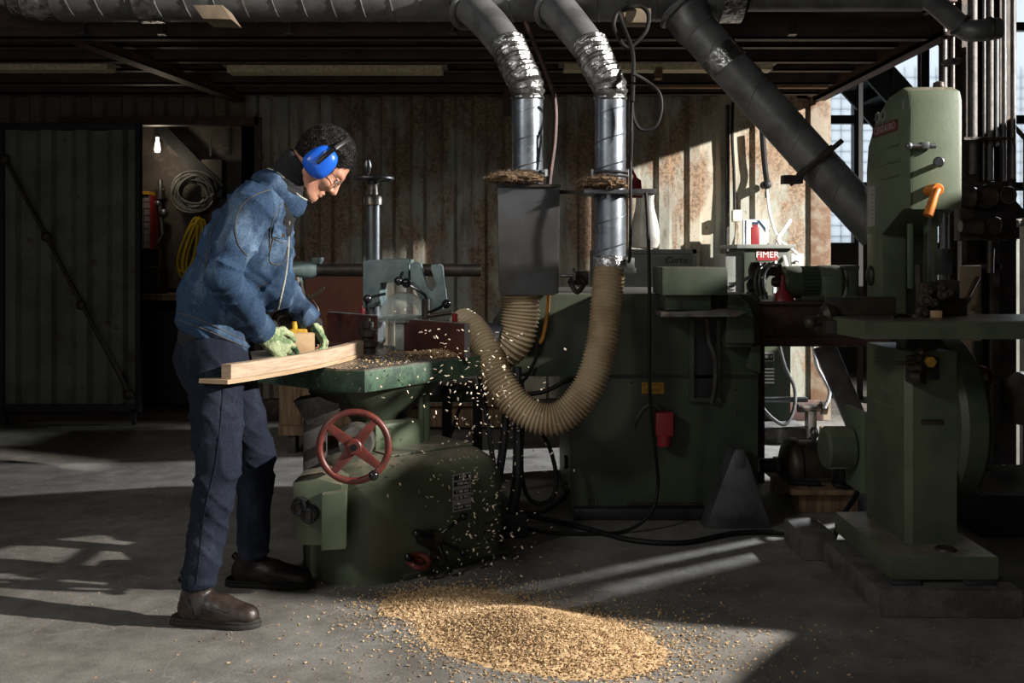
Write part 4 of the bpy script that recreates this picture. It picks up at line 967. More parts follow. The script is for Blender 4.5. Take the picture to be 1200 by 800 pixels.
# second stand behind the moulder: trestle with grey shelf
te=E('steel_trestle',(PX(520,5.1),5.1,0),'black steel trestle with grey top behind the moulder','trestle')
m=MB(); m.box(PX(478,5.05),PX(556,5.05),5.0,5.3,PZ(470,5.05),PZ(450,5.05),.01); m.build('trestle_top','steel',te)
for u in (524,560):
    m=MB(); m.box(PX(u-6,4.95),PX(u+5,4.95),4.95,5.0,0,PZ(452,4.95),.003); m.build('leg','dark',te)
m=MB(); m.cyl(P(546,455,4.9),P(520,535,4.9),.008,seg=8); m.cyl(P(519,466,4.92),P(545,455,4.92),.01,seg=8); m.build('brace_rod','iron_d',te)
# splayed black cast stand holding the hose
te=E('hose_stand',(PX(600,4.4),4.4,0),'black splayed stand under the ribbed hose','stand')
m=MB(); 
m.tube([P(606,430,4.4),P(607,500,4.4),P(606,560,4.4),P(600,598,4.4)],lambda t:.020+.006*t,10,flat=1.3); m.build('leg','dark',te)
m=MB(); m.tube([P(594,470,4.4),P(590,520,4.4),P(584,560,4.4),P(578,600,4.4)],.019,10,flat=1.3); m.build('leg','dark',te)
m=MB(); m.tube([P(562,440,4.5),P(572,500,4.45),P(583,575,4.4),P(590,600,4.4)],.012,8); m.build('stay_rod','dark',te)
m=MB(); m.box(PX(575,4.4),PX(618,4.4),4.34,4.5,0,PZ(598,4.4),.01) if PZ(598,4.4)>0 else m.box(PX(575,4.4),PX(618,4.4),4.34,4.5,0,.06,.01); m.build('foot','dark',te)

# ------------------------------------------------------------------ ribbed hoses
def ribbed(name,label,pts,r,pitch=.0165,amp=.006):
    sp=resample(smooth_path(pts,24),pitch/6); m=MB(); n=len(sp)
    rs=[r+amp*(math.cos(2*math.pi*i/6)) for i in range(n)]
    m.tube(sp,rs,28,False,0); o=m.build(name,'hose',sharp=None,fix=False); T(o,label,'hose','beige ribbed suction hoses'); return o
ribbed('ribbed_hose','long beige ribbed hose looping from the right down duct to the moulder fence',
  [P(714,316,4.48),P(711,350,4.45),P(706,400,4.4),P(691,450,4.36),P(664,484,4.34),P(636,491,4.34),P(606,475,4.36),P(583,442,4.40),P(568,408,4.46),P(552,386,4.52),P(540,378,4.58)],.068)
ribbed('ribbed_hose','short beige ribbed hose curving left from under the square steel box',
  [P(611,342,4.54),P(611,365,4.54),P(606,392,4.54),P(594,408,4.56),P(575,414,4.62),P(556,410,4.7)],.084)
m=MB(); m.torus(P(594,399,4.42),(1,0,.35),.09,.012,30,8) if False else m.cyl(P(563,395,4.56),P(590,399,4.52),.075,.07,seg=24); T(m.build('hose_coupling','galv'),'grey hose coupling where the two ribbed hoses meet','coupling')

# ================================================================== THE BIG DARK PLANER
PYF=4.70
pe=E('thickness_planer',(PX(780,5.0),5.1,0),'big dark green planing machine between the ribbed hose and the motor','woodworking machine')
def q2(u,v,Y=PYF): q=P(u,v,Y); return (q.x,q.z)
m=MB(); m.box(q2(668,0)[0],q2(889,0)[0],PYF,5.75,0.0,q2(0,438)[1],.012); m.build('lower_body','green_d',pe)
m=MB(); m.prism([q2(573,441),q2(573,392),q2(607,346),q2(616,344),q2(880,345),q2(889,352),q2(889,441)],PYF+.0,5.8,'Y',.006); m.build('upper_body','green_d',pe)
m=MB(); m.box(q2(668,0)[0],q2(889,0)[0],PYF-.004,PYF+.01,q2(0,443)[1],q2(0,439)[1]); m.build('seam_strip','black',pe); m=MB(); m.box(q2(672,0)[0],q2(885,0)[0],PYF-.06,PYF+.02,0,.055,.006); m.build('plinth_strip','black',pe)
m=MB(); m.M=Matrix(); yb=4.45; m.box(PX(776,yb),PX(853,yb),yb,PYF+.05,PZ(346,yb),PZ(313,yb),.006); m.box(PX(782,yb),PX(836,yb),yb+.05,PYF+.05,PZ(364,yb),PZ(345,yb),.004); ub=m.build('control_housing','green_d',pe)
m=MB(); m.prism([(PX(774,yb),PZ(371,yb)),(PX(862,yb),PZ(371,yb)),(PX(874,yb),PZ(366,yb)),(PX(862,yb),PZ(362,yb)),(PX(774,yb),PZ(366,yb))],yb-.01,PYF,'Y',.002); m.build('ledge','iron',pe)
m=MB(); m.prism([(PX(853,4.55),PZ(345,4.55)),(PX(866,4.55),PZ(347,4.55)),(PX(878,4.55),PZ(357,4.55)),(PX(884,4.55),PZ(372,4.55)),(PX(884,4.55),PZ(402,4.55)),(PX(850,4.55),PZ(402,4.55))],4.55,PYF+.05,'Y',.006); m.build('curved_guard','green_d',pe)
m=MB(); x0,x1=PX(812,PYF),PX(838,PYF); z0,z1=PZ(465,PYF),PZ(374,PYF)
m.box(x0-.02,x0,PYF-.03,PYF,z0,z1); m.box(x1,x1+.02,PYF-.03,PYF,z0,z1); m.box(x0-.02,x1+.02,PYF-.03,PYF,z0-.02,z0); m.build('slot_frame','green_d',pe)
m=MB(); m.box(x0,x1,PYF-.004,PYF+.0,z0,z1); m.build('slot_recess','black',pe)
m=MB(); m.tube([P(828,373,4.6),P(831,400,4.62),P(838,420,4.62),P(838,450,4.64),P(834,472,4.66)],.012,10); m.build('conduit','pipe',pe)
m=MB(); 
for z,h_ in ((384,3),(392,3),(400,6)): m.box(PX(850,4.6),PX(880,4.6),4.58,PYF,PZ(z+h_,4.6),PZ(z,4.6),.002)
m.prism([q2(873,430,4.66),q2(880,405,4.66),q2(890,405,4.66),q2(890,437,4.66)],4.64,PYF,'Y',.003); m.build('side_bracket','green_d',pe)
m=MB(); m.box(PX(735,4.69),PX(822,4.69),PYF-.012,PYF,PZ(592,4.69),PZ(589,4.69)); 
m.build('ledge_strip','iron_d',pe)
for u,v in ((690,585),(699,586),(862,456),(862,486),(855,442),(740,448)): m=MB(); m.sph(P(u,v,PYF),.007,8); m.build('bolt','iron_d',pe)
m=MB(); a=q2(752,461); b=q2(778,448); m.box(a[0],b[0],PYF-.003,PYF,a[1],b[1]); st=m.build('warning_sticker','sticker',pe); st['label']='yellow warning sticker'
text('ATTENTION',V(((a[0]+b[0])/2,PYF-.0035,b[1]-.012)),.017,(1,0,0),(0,0,1),'ink','lettering',st)
text('DANGER',V(((a[0]+b[0])/2,PYF-.0035,b[1]-.036)),.018,(1,0,0),(0,0,1),'ink','lettering',st)
m=MB(); c=P(777,497,4.66); m.box(c.x-.042,c.x+.042,4.60,PYF,c.z-.05,c.z+.065,.012); m.cyl(c+V((0,-.03,-.045)),c+V((0,-.03,-.095)),.036,.032,seg=20); pk=m.build('red_socket','redpl',pe); pk['label']='red power plug'
m=MB(); m.tube([P(775,481,4.66),P(766,474,4.65),P(754,478,4.65),P(743,497,4.68)],.006,8); m.sph(P(743,499,4.69),.014,10); m.build('plug_wire','greycable',pe)
for u,v in ((669,516),(666,570)): m=MB(); m.cyl(P(u-4,v,4.9),P(u+3,v,4.9),.022,seg=14); m.build('side_knob','black',pe)
m=MB(); m.cyl(P(661,541,4.9),P(667,541,4.9),.035,.03,seg=16); m.build('side_knob','black',pe)
# grey tapered sheet foot
m=MB(); y0=4.50
m.prism([(PX(826,y0),.0),(PX(904,y0),0.0),(PX(880,y0),PZ(545,y0)),(PX(872,y0),PZ(526,y0)),(PX(861,y0),PZ(528,y0))],y0,PYF-.07,'Y',.006); m.box(PX(861,y0),PX(872,y0),y0-.01,y0+.01,PZ(548,y0),PZ(526,y0),.002)
T(m.build('tapered_hood','steel'),'grey tapered sheet metal shoe leaning at the foot of the dark planer','sheet metal hood')

# rear grey cabinet and vase
ce=E('grey_cabinet',(PX(775,6.8),6.8,0),'grey metal cabinet behind the planer with a scripted badge, vase on top','cabinet')
Yc=6.6; x0,x1=PX(700,Yc),PX(816,Yc); z1=PZ(292,Yc)
m=MB(); m.box(x0,x1,Yc,7.25,0,z1,.01); m.build('cabinet_body','paintgrey',ce)
m=MB(); m.box(x0+.03,x1-.04,Yc-.006,Yc,.1,z1-.06,.003); dr=m.build('cabinet_door','paintgrey',ce)
m=MB(); t_=.012; m.box(x0,x1,Yc-.016,Yc,z1-.028,z1); m.box(x1-.028,x1,Yc-.016,Yc,0,z1); m.box(x0,x0+.028,Yc-.016,Yc,0,z1); m.build('frame_edge','paintgrey',ce)
text('Curtis',P(792,305,Yc-.008),.062,(1,.0,.0),(.0,0,1),'ink','badge_lettering',dr,shear=.35)
ve=MB(); c=P(758,291,6.75); s_=6.75/F
ve.lathe([(.0,0),(15*s_,0.01),(17.5*s_,8*s_),(17.5*s_,20*s_),(15*s_,34*s_),(11.5*s_,48*s_),(10.5*s_,58*s_),(11.5*s_,66*s_),(11*s_,70*s_),(9*s_,70*s_),(8*s_,62*s_)],V((c.x,6.85,PZ(291.5,6.6))),(0,0,1),36)
T(ve.build('ceramic_vase','vase'),'white waisted vase standing on the grey cabinet','vase')
m=MB(); c=P(762,280,6.7); 
T(MB().box(PX(738,6.55),PX(742,6.55),6.50,6.6,PZ(320,6.55),PZ(302,6.55)).box(PX(733,6.5),PX(744,6.5),6.45,6.55,PZ(321,6.5),PZ(317,6.5)).build('plug_adapter','paintgrey') if False else MB().box(PX(734,4.44),PX(743,4.44),4.42,4.46,PZ(316,4.44),PZ(302,4.44),.003).box(PX(731,4.44),PX(745,4.44),4.42,4.46,PZ(320,4.44),PZ(314,4.44),.003).build('plug_adapter','paintgrey'),'small grey plug hanging on the thin cable right of the down duct','plug')
# scrap sprig: chalk scratches beside vase
# ------------------------------------------------------------------ green cabinet with FIMER
Yg=6.85
ge=E('green_cabinet',(PX(898,7.0),7.0,0),'tall green machine cabinet with a red FIMER badge by the container corner','cabinet')
x0,x1=PX(872,Yg),PX(927,Yg)
m=MB(); m.box(x0,x1,Yg,7.35,.085,PZ(291,Yg),.012); gb=m.build('cabinet_body','green_d',ge)
m=MB(); m.box(x0-.06,x1+.02,Yg-.05,7.36,PZ(291,Yg),PZ(288,Yg)+.01,.003); m.build('top_plate','paintgrey',ge)
m=MB(); m.box(PX(887,Yg),PX(911,Yg),Yg-.006,Yg,PZ(305,Yg),PZ(292,Yg)); lb=m.build('maker_badge','redpl',ge)
text('FIMER',V(((PX(887,Yg)+PX(911,Yg))/2,Yg-.007,PZ(298.5,Yg))),.062,(1,0,0),(0,0,1),'whiteink','lettering',lb)
m=MB(); 
for i in range(5): m.box(PX(893,Yg),PX(907,Yg),Yg-.008,Yg,PZ(433+i*4,Yg),PZ(431+i*4,Yg))
m.build('vent_slots','whiteink',ge)
m=MB(); m.box(PX(892,Yg),PX(907,Yg),Yg-.006,Yg,PZ(423,Yg),PZ(413,Yg)); pl_=m.build('nameplate','plate',ge)
m=MB(); m.box(PX(893.2,Yg),PX(905.8,Yg),Yg-.008,Yg-.005,PZ(422,Yg),PZ(414,Yg)); m.build('printed_bars','ink',pl_)
text('220 V',V((PX(899.5,Yg),Yg-.009,PZ(418,Yg))),.026,(1,0,0),(0,0,1),'whiteink','lettering',pl_)
m=MB(); m.box(x0-.01,x0+.02,7.0,7.3,0,.085); m.box(x1-.03,x1,6.9,7.3,0,.085); m.build('foot','dark',ge)
m=MB(); m.box(PX(850,6.9),PX(871,6.9),6.9,7.3,0,PZ(297,6.9),.015); o=m.build('locker_body','paintgrey'); T(o,'slim pale grey cabinet left of the green FIMER cabinet','cabinet')
m=MB(); 
for i in range(4): m.box(PX(855,6.9),PX(860,6.9),6.892,6.9,PZ(332+i*4,6.9),PZ(330.5+i*4,6.9))
q=m.build('vent_slots','dark',o)
m=MB(); m.box(PX(886,6.7),PX(942,6.7),6.55,6.9,0.0,.10,.01); T(m.build('concrete_slab','conc'),'pale low slab on the floor in front of the green FIMER cabinet','slab')
m=MB(); m.cyl(P(890,468,6.5),P(946,468,6.5),.018,seg=14); m.cyl(P(892,468,6.5),V((PX(892,6.5),6.5,0)),.012,seg=8); m.cyl(P(940,468,6.5),V((PX(940,6.5),6.5,0)),.012,seg=8) if False else None
m.cyl(V((PX(893,6.5),6.5,PZ(468,6.5))),V((PX(893,6.5),6.5,0)),.012,seg=8)
T(m.build('steel_rail','steel'),'round steel rod level in front of the green FIMER cabinet','rail')
# white panel with red extinguisher picture, sockets
Ys=7.15
m=MB(); m.box(PX(871,Ys),PX(901,Ys),Ys,Ys+.03,PZ(287,Ys),PZ(257,Ys)); sg=m.build('sign_board','white'); T(sg,'white board with a red fire extinguisher picture on the green cabinet','sign')
m=MB(); cx=PX(885,Ys); m.box(cx-.030,cx+.030,Ys-.004,Ys,PZ(287,Ys),PZ(266,Ys),.003); m.box(cx-.018,cx+.018,Ys-.004,Ys,PZ(266,Ys),PZ(263,Ys)); m.build('extinguisher_picture','redpl',sg)
m=MB(); m.box(cx-.022,cx+.022,Ys-.004,Ys,PZ(263,Ys),PZ(260,Ys)); m.prism([(cx+.01,PZ(258,Ys)),(cx+.03,PZ(258,Ys)),(cx+.075,PZ(267,Ys)),(cx+.075,PZ(272,Ys)),(cx+.05,PZ(266,Ys))],Ys-.003,Ys,'Y'); m.box(PX(873,Ys),PX(874.5,Ys),Ys-.003,Ys,PZ(287,Ys),PZ(258,Ys)); m.build('blue_stripe','denim',sg)
def sock(u0,u1,v0,v1,Y,label,m_='white'):
    m=MB(); m.box(PX(u0,Y),PX(u1,Y),Y-.05,Y+.01,PZ(v1,Y),PZ(v0,Y),.012); o=m.build('socket_box',m_); T(o,label,'socket'); return o
o=sock(857,868,246,260,7.38,'small white box hung on the pale container wall left of the red extinguisher picture')
o=sock(925,940,297,313,7.3,'white electrical box right of the FIMER badge'); 
m=MB(); m.tube([P(929,309,7.24),P(932,306,7.23),P(936,307,7.23)],.006,6); m.build('toggle','ink',o)
m=MB(); c=P(899,216,7.35); m.sph(c,.035,12); m.cyl(c,c+V((0,.1,.0)),.03,seg=12); m.cyl(c-V((0,0,.1)),c,.016,seg=10); T(m.build('cable_gland','dark'),'dark plug fixed on the container wall at the head of the white cables','plug')
def cable(name,label,pts,r,m_='cable',group=None,sm=6,cat='cable'):
    m=MB(); m.tube(pts,r,8,sm=sm); o=m.build(name,m_); T(o,label,cat,group); return o
cable('white_cable','white cable dropping from the dark wall plug to the white electrical box',[P(899,222,7.33),P(902,250,7.3),P(912,279,7.2),P(926,290,7.18),P(934,298,7.2)],.011,'whitecable')
cable('white_cable','white cable dropping from the dark wall plug behind the small grinder',[P(926,258,7.36),P(917,272,7.25),P(911,282,7.1),P(909,305,6.9),P(908,318,6.5),P(907,345,6.2)],.013,'whitecable')
cable('white_cable','thick white cable hanging against the right end of the FIMER badge',[P(911,281,7.05),P(917,296,6.9),P(923,318,6.7),P(921,345,6.5),P(922,370,6.5)],.013,'whitecable')
cable('grey_cable','grey cable curving down in front of the green cabinet vents',[P(912,400,6.5),P(920,430,6.5),P(931,455,6.5),P(930,480,6.45),P(920,497,6.4),P(905,490,6.4),P(893,477,6.45)],.012,'greycable')
cable('white_cable','pale cable hanging beside the rusty strip at the container corner',[P(953,405,6.4),P(958,430,6.4),P(972,458,6.35),P(966,478,6.3)],.012,'whitecable')
# cable drops and trunking on the pale wall
m=MB(); m.box(PX(851,WY-.03),PX(854.5,WY-.03),WY-.05,WY-.005,.3,2.4); T(m.build('cable_trunking','pipe'),'vertical dark conduit on the pale container wall','conduit')
cable('hanging_cable','dark cable pair hanging down the pale wall to the small white box',[P(859,120,7.42),P(858,160,7.42),P(860,200,7.42),P(861,247,7.40)],.012)
cable('hanging_cable','thick dark cable loom hanging down the pale wall to the dark plug',[P(893,150,7.40),P(895,180,7.40),P(897,200,7.40),P(899,214,7.36)],.022)
# ------------------------------------------------------------------ brown steel beam bench with motor and grinder
Yb=5.3
be=E('beam_bench',(PX(945,5.4),5.45,0),'long red-brown steel beam between the planer and the band saw','steel beam')
x0,x1=PX(868,Yb),PX(1045,Yb); z0,z1=PZ(406,Yb),PZ(353,Yb)
m=MB(); m.box(x0,x1,Yb+.04,Yb+.055,z0,z1); m.box(x0,x1,Yb,Yb+.28,z0,z0+.05,.004); m.box(x0,x1,Yb,Yb+.28,z1-.016,z1,.003); m.box(x0,x1,Yb+.24,Yb+.255,z0,z1); m.build('beam','brownsteel',be)
for u in (878,1030):
    m=MB(); m.box(PX(u,5.5),PX(u+14,5.5),Yb+.12,Yb+.2,0,z0,.004); m.build('leg','brownsteel',be)
# motor on the beam
me_=E('electric_motor',(PX(968,Yb),Yb+.13,z1),'green electric motor lying on the red-brown steel beam','motor')
ax=Yb+.13; zc=PZ(331,Yb)
m=MB(); m.lathe([(.0,-.0),(.07,.0),(.088,.02),(.09,.10),(.085,.11)],(PX(922,Yb),ax,zc),(1,0,0),28); m.build('end_cap','green',me_)
m=MB(); m.lathe([(.082,0),(.082,.12)],(PX(943,Yb),ax,zc),(1,0,0),28)
for i in range(26):
    a=2*math.pi*i/26; c=V((PX(943,Yb),ax+.084*math.cos(a),zc+.084*math.sin(a))); m.cyl(c,c+V((.12,0,0)),.0055,seg=6)
m.build('cooling_fins','green_d',me_)
m=MB(); m.lathe([(.09,0),(.093,.01),(.093,.11),(.075,.135),(.05,.145),(.0,.15)],(PX(966,Yb),ax,zc),(1,0,0),28); m.box(PX(966,Yb),PX(990,Yb),ax-.10,ax-.02,zc-.08,zc+.04,.02); m.build('motor_case','green_l',me_)
m=MB(); m.box(PX(944,Yb),PX(1000,Yb),ax-.08,ax+.08,z1,zc-.075,.006); m.box(PX(1000,Yb),PX(1010,Yb),ax-.06,ax+.02,z1,PZ(313,Yb),.006); m.box(PX(994,Yb),PX(1012,Yb),ax-.07,ax+.05,PZ(316,Yb),PZ(311,Yb),.004); m.build('mounting_foot','green_d',me_)
gr=E('bench_grinder',(PX(900,Yb),Yb+.12,z1),'dark oily grinding head on the beam left of the green motor','grinder')
m=MB(); m.lathe([(.03,0),(.05,.01),(.055,.05),(.03,.07),(.025,.14),(.045,.145),(.045,.17)],(PX(884,Yb),ax-.02,PZ(318,Yb)),(1,0,0),22); m.sph((PX(893,Yb),ax,PZ(336,Yb)),.055,14); m.box(PX(884,Yb),PX(904,Yb),ax-.06,ax+.06,z1,z1+.05,.008); m.lathe([(.02,0),(.03,.02),(.02,.1)],(PX(912,Yb),ax,PZ(331,Yb)),(1,0,0),16); m.build('grinder_head','iron_d',gr)
for u in (885,890,895):
    m=MB(); m.tube([P(u+12,308,Yb),P(u+2,318,Yb-.02),P(u,335,Yb-.03),P(u+4,350,Yb)],.007,8); m.build('oil_hose','greycable',gr)
m=MB(); m.lathe([(.0,0),(.062,.0),(.058,.02),(.025,.06),(.012,.10),(.010,.14)],(PX(921,Yb),Yb+.06,z1),(0,0,1),24); T(m.build('oil_can','redpl'),'small red oil funnel standing on the beam before the green motor','funnel')
m=MB(); m.lathe([(.0,0),(.04,.0),(.045,.02),(.04,.028),(.03,.03)],(PX(902,Yb),Yb+.04,z1),(0,0,1),24); T(m.build('saucer','white'),'little white dish on the beam left of the red funnel','dish')
# loose plank, pipes under the beam
m=MB(); a=P(966,404,6.2); b=V((PX(1022,6.0),6.0,.02)); m.M=basis(a,(b-a).normalized(),(0,1,0)); L_=(b-a).length; m.box(0,L_,-.0,.03,-.07,.07,.004); T(m.build('leaning_plate','steel'),'dark steel plate leaning under the beam near the band saw','plate')
m=MB(); m.cyl(P(935,478,6.6),P(962,478,6.6),.03,seg=16); m.cyl(P(962,478,6.6),P(968,478,6.6),.045,seg=16); m.box(PX(945,6.6),PX(955,6.6),6.56,6.64,0,PZ(481,6.6)); T(m.build('pipe_stub','iron'),'short grey pipe lying behind the floor motor','pipe')
m=MB(); m.box(PX(965,6.5),PX(1000,6.5),6.3,6.6,0.0,.11,.01); T(m.build('wooden_box','crate'),'low brown timber block on the floor behind the floor motor','block')

# ------------------------------------------------------------------ floor motor on pallet
Yp=5.0
pb=E('motor_board',(PX(950,Yp),Yp,0),'worn board on blocks carrying the dusty floor motor','pallet')
m=MB(); m.prism([(PX(893,5.25),5.3),(PX(925,4.75),4.72),(PX(1004,4.75),4.72),(PX(1010,5.3),5.3)],.10,.125,'Z',.004); m.build('deck_board','crate',pb)
m=MB(); m.box(PX(935,4.8),PX(1004,4.8),4.78,4.9,0,.10,.004); m.build('block_foot','crate',pb)
m=MB(); m.box(PX(905,5.2),PX(1000,5.2),5.15,5.25,0,.10,.004); m.build('block_foot','crate',pb)
fm=E('floor_motor',(PX(955,Yp),Yp,.125),'dusty dark motor with eye bolt on the board between planer and band saw','motor')
zc=PZ(545,Yp)
m=MB(); m.lathe([(.02,-.13),(.035,-.128),(.038,-.03),(.06,-.02),(.11,.0),(.135,.02),(.14,.035),(.14,.06),(.128,.07),(.128,.10)],(PX(919,Yp),Yp,zc),(1,0,0),34); m.build('end_shield','iron_d',fm)
m=MB(); m.lathe([(.128,0),(.128,.10),(.134,.105),(.134,.12),(.128,.125),(.128,.14),(.134,.145),(.134,.16),(.12,.17),(.11,.20),(.0,.2)],(PX(942,Yp),Yp,zc),(1,0,0),34); m.build('motor_case','iron_d',fm)
m=MB(); m.torus((PX(954,Yp),Yp,zc+.165),(1,.4,0),.024,.007,24,8); m.cyl((PX(954,Yp),Yp,zc+.12),(PX(954,Yp),Yp,zc+.145),.01,seg=10); m.build('eye_bolt','steel',fm)
m=MB(); m.box(PX(925,Yp),PX(985,Yp),Yp-.13,Yp+.13,.125,.15,.006); m.box(PX(930,Yp),PX(975,Yp),Yp-.10,Yp+.10,.15,zc-.09,.01); m.build('motor_foot','iron_d',fm)
m=MB(); m.lathe([(.034,0),(.034,.06),(.045,.062),(.045,.08)],(PX(893,Yp),Yp,zc),(1,0,0),20); m.build('shaft','iron',fm)
m=MB(); c=P(960,592,4.8); rd=random.Random(2)
pts=[P(990,590,4.75)+V((rd.uniform(-.05,.05),rd.uniform(-.04,.06),rd.uniform(.0,.05))) for k in range(14)]
for p in pts: p.z=max(p.z,.14)
m.tube(pts,.010,8); pts=[P(940,590,4.78)+V((rd.uniform(-.07,.1),rd.uniform(-.02,.05),rd.uniform(.0,.04))) for k in range(14)]
for p in pts: p.z=max(p.z,.14)
m.tube(pts,.009,8); T(m.build('tangled_cable','cable'),'tangled black cable and chain on the board before the floor motor','cable')
cable('motor_cable','black cable arching from the floor motor to the band saw base',[P(978,560,4.7),P(985,548,4.6),P(1000,556,4.5),P(1010,564,4.3),P(1000,585,4.2),P(985,608,4.1),V((1.33,4.15,.02)),V((1.2,4.3,.02))],.011)

# ================================================================== BAND SAW
bs=E('band_saw',(1.52,3.8,.1),'tall green band saw on a concrete plinth at right','woodworking machine')
m=MB(); m.prism([(3.6,1.422),(3.6,1.82),(3.615,1.86),(3.66,1.88),(3.80,1.865),(3.93,1.80),(4.02,1.70),(4.04,1.60),(4.04,1.335),(3.86,1.335),(3.66,1.422)],1.455,1.655,'X',.018); m.build('upper_wheel_cover','green_l',bs)
m=MB(); m.box(1.4525,1.456,3.66,3.92,1.722,1.722+.0) if False else None
sx=1.4545
for y0,y1,z in ((3.68,3.86,1.672),(3.67,3.94,1.61),(3.69,3.88,1.555)):
    m=MB(); m.tube([V((sx,y0,z)),V((sx,y1,z-.0))],.0055,8,sm=0); m.build('pressed_rib','green_l',bs)
m=MB(); m.box(sx-.003,sx,3.70,3.95,1.725,1.768); rp=m.build('maker_badge','red',bs)
text('CENTAURO',V((sx-.0035,3.825,1.746)),.04,(0,-1,0),(0,0,1),'plate','lettering',rp)
for y in (3.90,3.84):
    m=MB(); m.cyl((sx-.003,y,1.80),(sx,y,1.80),.022,seg=24); rnd_=m.build('round_sticker','plate',bs)
    m=MB(); m.cyl((sx-.004,y,1.80),(sx-.0028,y,1.80),.014,seg=20); m.build('sticker_print','green_d',rnd_)
m=MB(); m.box(sx-.003,sx,3.64,3.65,1.79,1.83); m.build('small_plate','plate',bs)
m=MB(); m.box(sx-.003,sx,3.93,4.0,1.37,1.53); m.build('scale_plate','plate',bs)
m=MB(); 
for i in range(9): m.box(sx-.004,sx-.0028,3.94,3.97 if i%2 else 3.955,1.385+i*.016,1.387+i*.016)
m.build('printed_bars','ink',bs)
# door furniture on the front
def fp(u,v,Y=3.6): return P(u,v,Y)
m=MB(); m.cyl(fp(1064,171,3.585),fp(1096,171,3.585),.010,seg=12); m.sph(fp(1065,171,3.585),.014,10); m.box(fp(1076,0)[0],fp(1086,0)[0],3.575,3.6,PZ(175,3.6),PZ(167,3.6),.003); m.build('latch','steel',bs)
m=MB(); m.cyl(fp(1098,193,3.6),fp(1100,190,3.5),.010,seg=12); m.cyl(fp(1100,190,3.51),fp(1100.3,189.5,3.48),.020,.018,seg=20,b=.003); m.build('tension_knob','steel',bs)
m=MB(); c0=fp(1098,222,3.53); m.cyl(c0+V((0,.07,0)),c0-V((0,.01,0)),.022,seg=20,b=.003); m.tube([c0-V((0,.01,0)),c0+V((-.02,-.02,-.03)),c0+V((-.045,-.03,-.095))],lambda t:.011+.007*t,14); ch=m.build('crank_handle','orange',bs); ch['label']='orange crank handle'
m=MB(); m.sph(V((1.60,3.68,1.885)),.022,12); m.cyl((1.60,3.68,1.86),(1.60,3.68,1.90),.02,seg=14); m.lathe([(.05,0),(.04,.01),(.0,.014)],(1.55,3.75,1.87),(0,0,1),20); m.build('lifting_eye','iron_d',bs)
m=MB(); m.box(sx+.0015,sx+.005,3.598,3.601,1.43,1.86) if False else m.box(1.462,1.466,3.597,3.6,1.43,1.84); m.build('door_seam','green_d',bs)
# spine column between head and table
m=MB(); m.box(1.46,1.56,3.88,4.04,.95,1.36,.008); m.box(1.56,1.66,3.95,4.04,.95,1.40,.004); m.build('spine','green',bs)
m=MB(); m.box(1.4585,1.461,3.96,4.02,1.02,1.08); wp=m.build('warning_plate','redpl',bs)
m=MB(); m.sph((1.455,3.98,1.17),.03,14,(.6,1,1.4)); m.build('side_knob','black',bs)
m=MB(); m.box(PX(1086,3.75),PX(1098,3.75),3.74,3.78,PZ(352,3.75),PZ(248,3.75),.004); m.box(PX(1064,3.7),PX(1069,3.7),3.69,3.71,PZ(338,3.7),PZ(262,3.7),.002); m.build('guide_post','green_l',bs)
m=MB(); m.cyl(P(1106,250,3.65),P(1106,350,3.65),.006,seg=10); m.cyl(P(1112,250,3.68),P(1112,330,3.68),.005,seg=10); m.box(PX(1099,3.65),PX(1113,3.65),3.63,3.68,PZ(322,3.65),PZ(291,3.65),.004); m.build('blade_guide_rod','steel',bs)
m=MB(); rd=random.Random(4)
for u,v,r in ((1082,352,.024),(1079,366,.02),(1092,355,.018),(1102,345,.02),(1110,343,.016),(1086,341,.016),(1075,372,.016),(1098,366,.014),(1101,337,.015)):
    m.cyl(P(u,v,3.55),P(u+3,v,3.48),r,seg=16,b=.003); m.torus(P(u+3,v,3.475),(0,1,0),r*.6,.003,16,6)
m.box(PX(1072,3.6),PX(1096,3.6),3.55,3.6,PZ(372,3.6),PZ(330,3.6),.01); m.box(PX(1095,3.6),PX(1118,3.6),3.55,3.6,PZ(352,3.6),PZ(328,3.6),.006); m.cyl(P(1076,310,3.58),P(1077,345,3.58),.012,seg=10); m.tube([P(1066,372,3.5),P(1054,369,3.45),P(1046,372,3.42)],.007,8); m.build('blade_guide','iron_d',bs)
m=MB(); m.box(1.515,1.5175,3.55,3.57,1.02,1.42); m.build('saw_blade','steel',bs)
# table and fence
tz=1.03
m=MB(); m.prism([(1.185,3.30),(2.02,3.30),(2.02,3.70),(1.15,3.70)],tz-.06,tz,'Z',.006); tb=m.build('saw_table','green',bs)
m=MB(); m.prism([(1.195,3.31),(2.01,3.31),(2.01,3.69),(1.162,3.69)],tz-.001,tz+.002,'Z'); m.build('table_surface','iron',tb)
m=MB(); m.box(PX(968,3.62),PX(1048,3.62),3.60,3.64,tz+.003,tz+.07,.004); m.build('rip_fence','iron_d',bs)
m=MB(); m.box(PX(1075,3.64),PX(1131,3.64),3.62,3.66,tz+.003,tz+.065,.004); m.build('rip_fence','iron_d',bs)
m=MB(); c=P(966,374,3.6); m.box(c.x-.02,c.x+.06,3.52,3.66,tz-.06,tz-.01,.008); m.lathe([(.03,0),(.045,.02),(.03,.05)],V((c.x-.01,3.6,tz+.0)),(1,0,.2),18); m.cyl(V((c.x-.06,3.56,tz-.02)),V((c.x,3.58,tz-.01)),.018,seg=14); m.sph(V((c.x-.065,3.555,tz-.02)),.024,12); m.build('fence_clamp','iron_d',bs)
m=MB(); m.box(PX(1094,3.45),PX(1103,3.45),3.44,3.48,tz+.003,tz+.028,.002); T(m.build('wood_offcut','mdf'),'tiny square wood offcut lying on the band saw table','offcut')
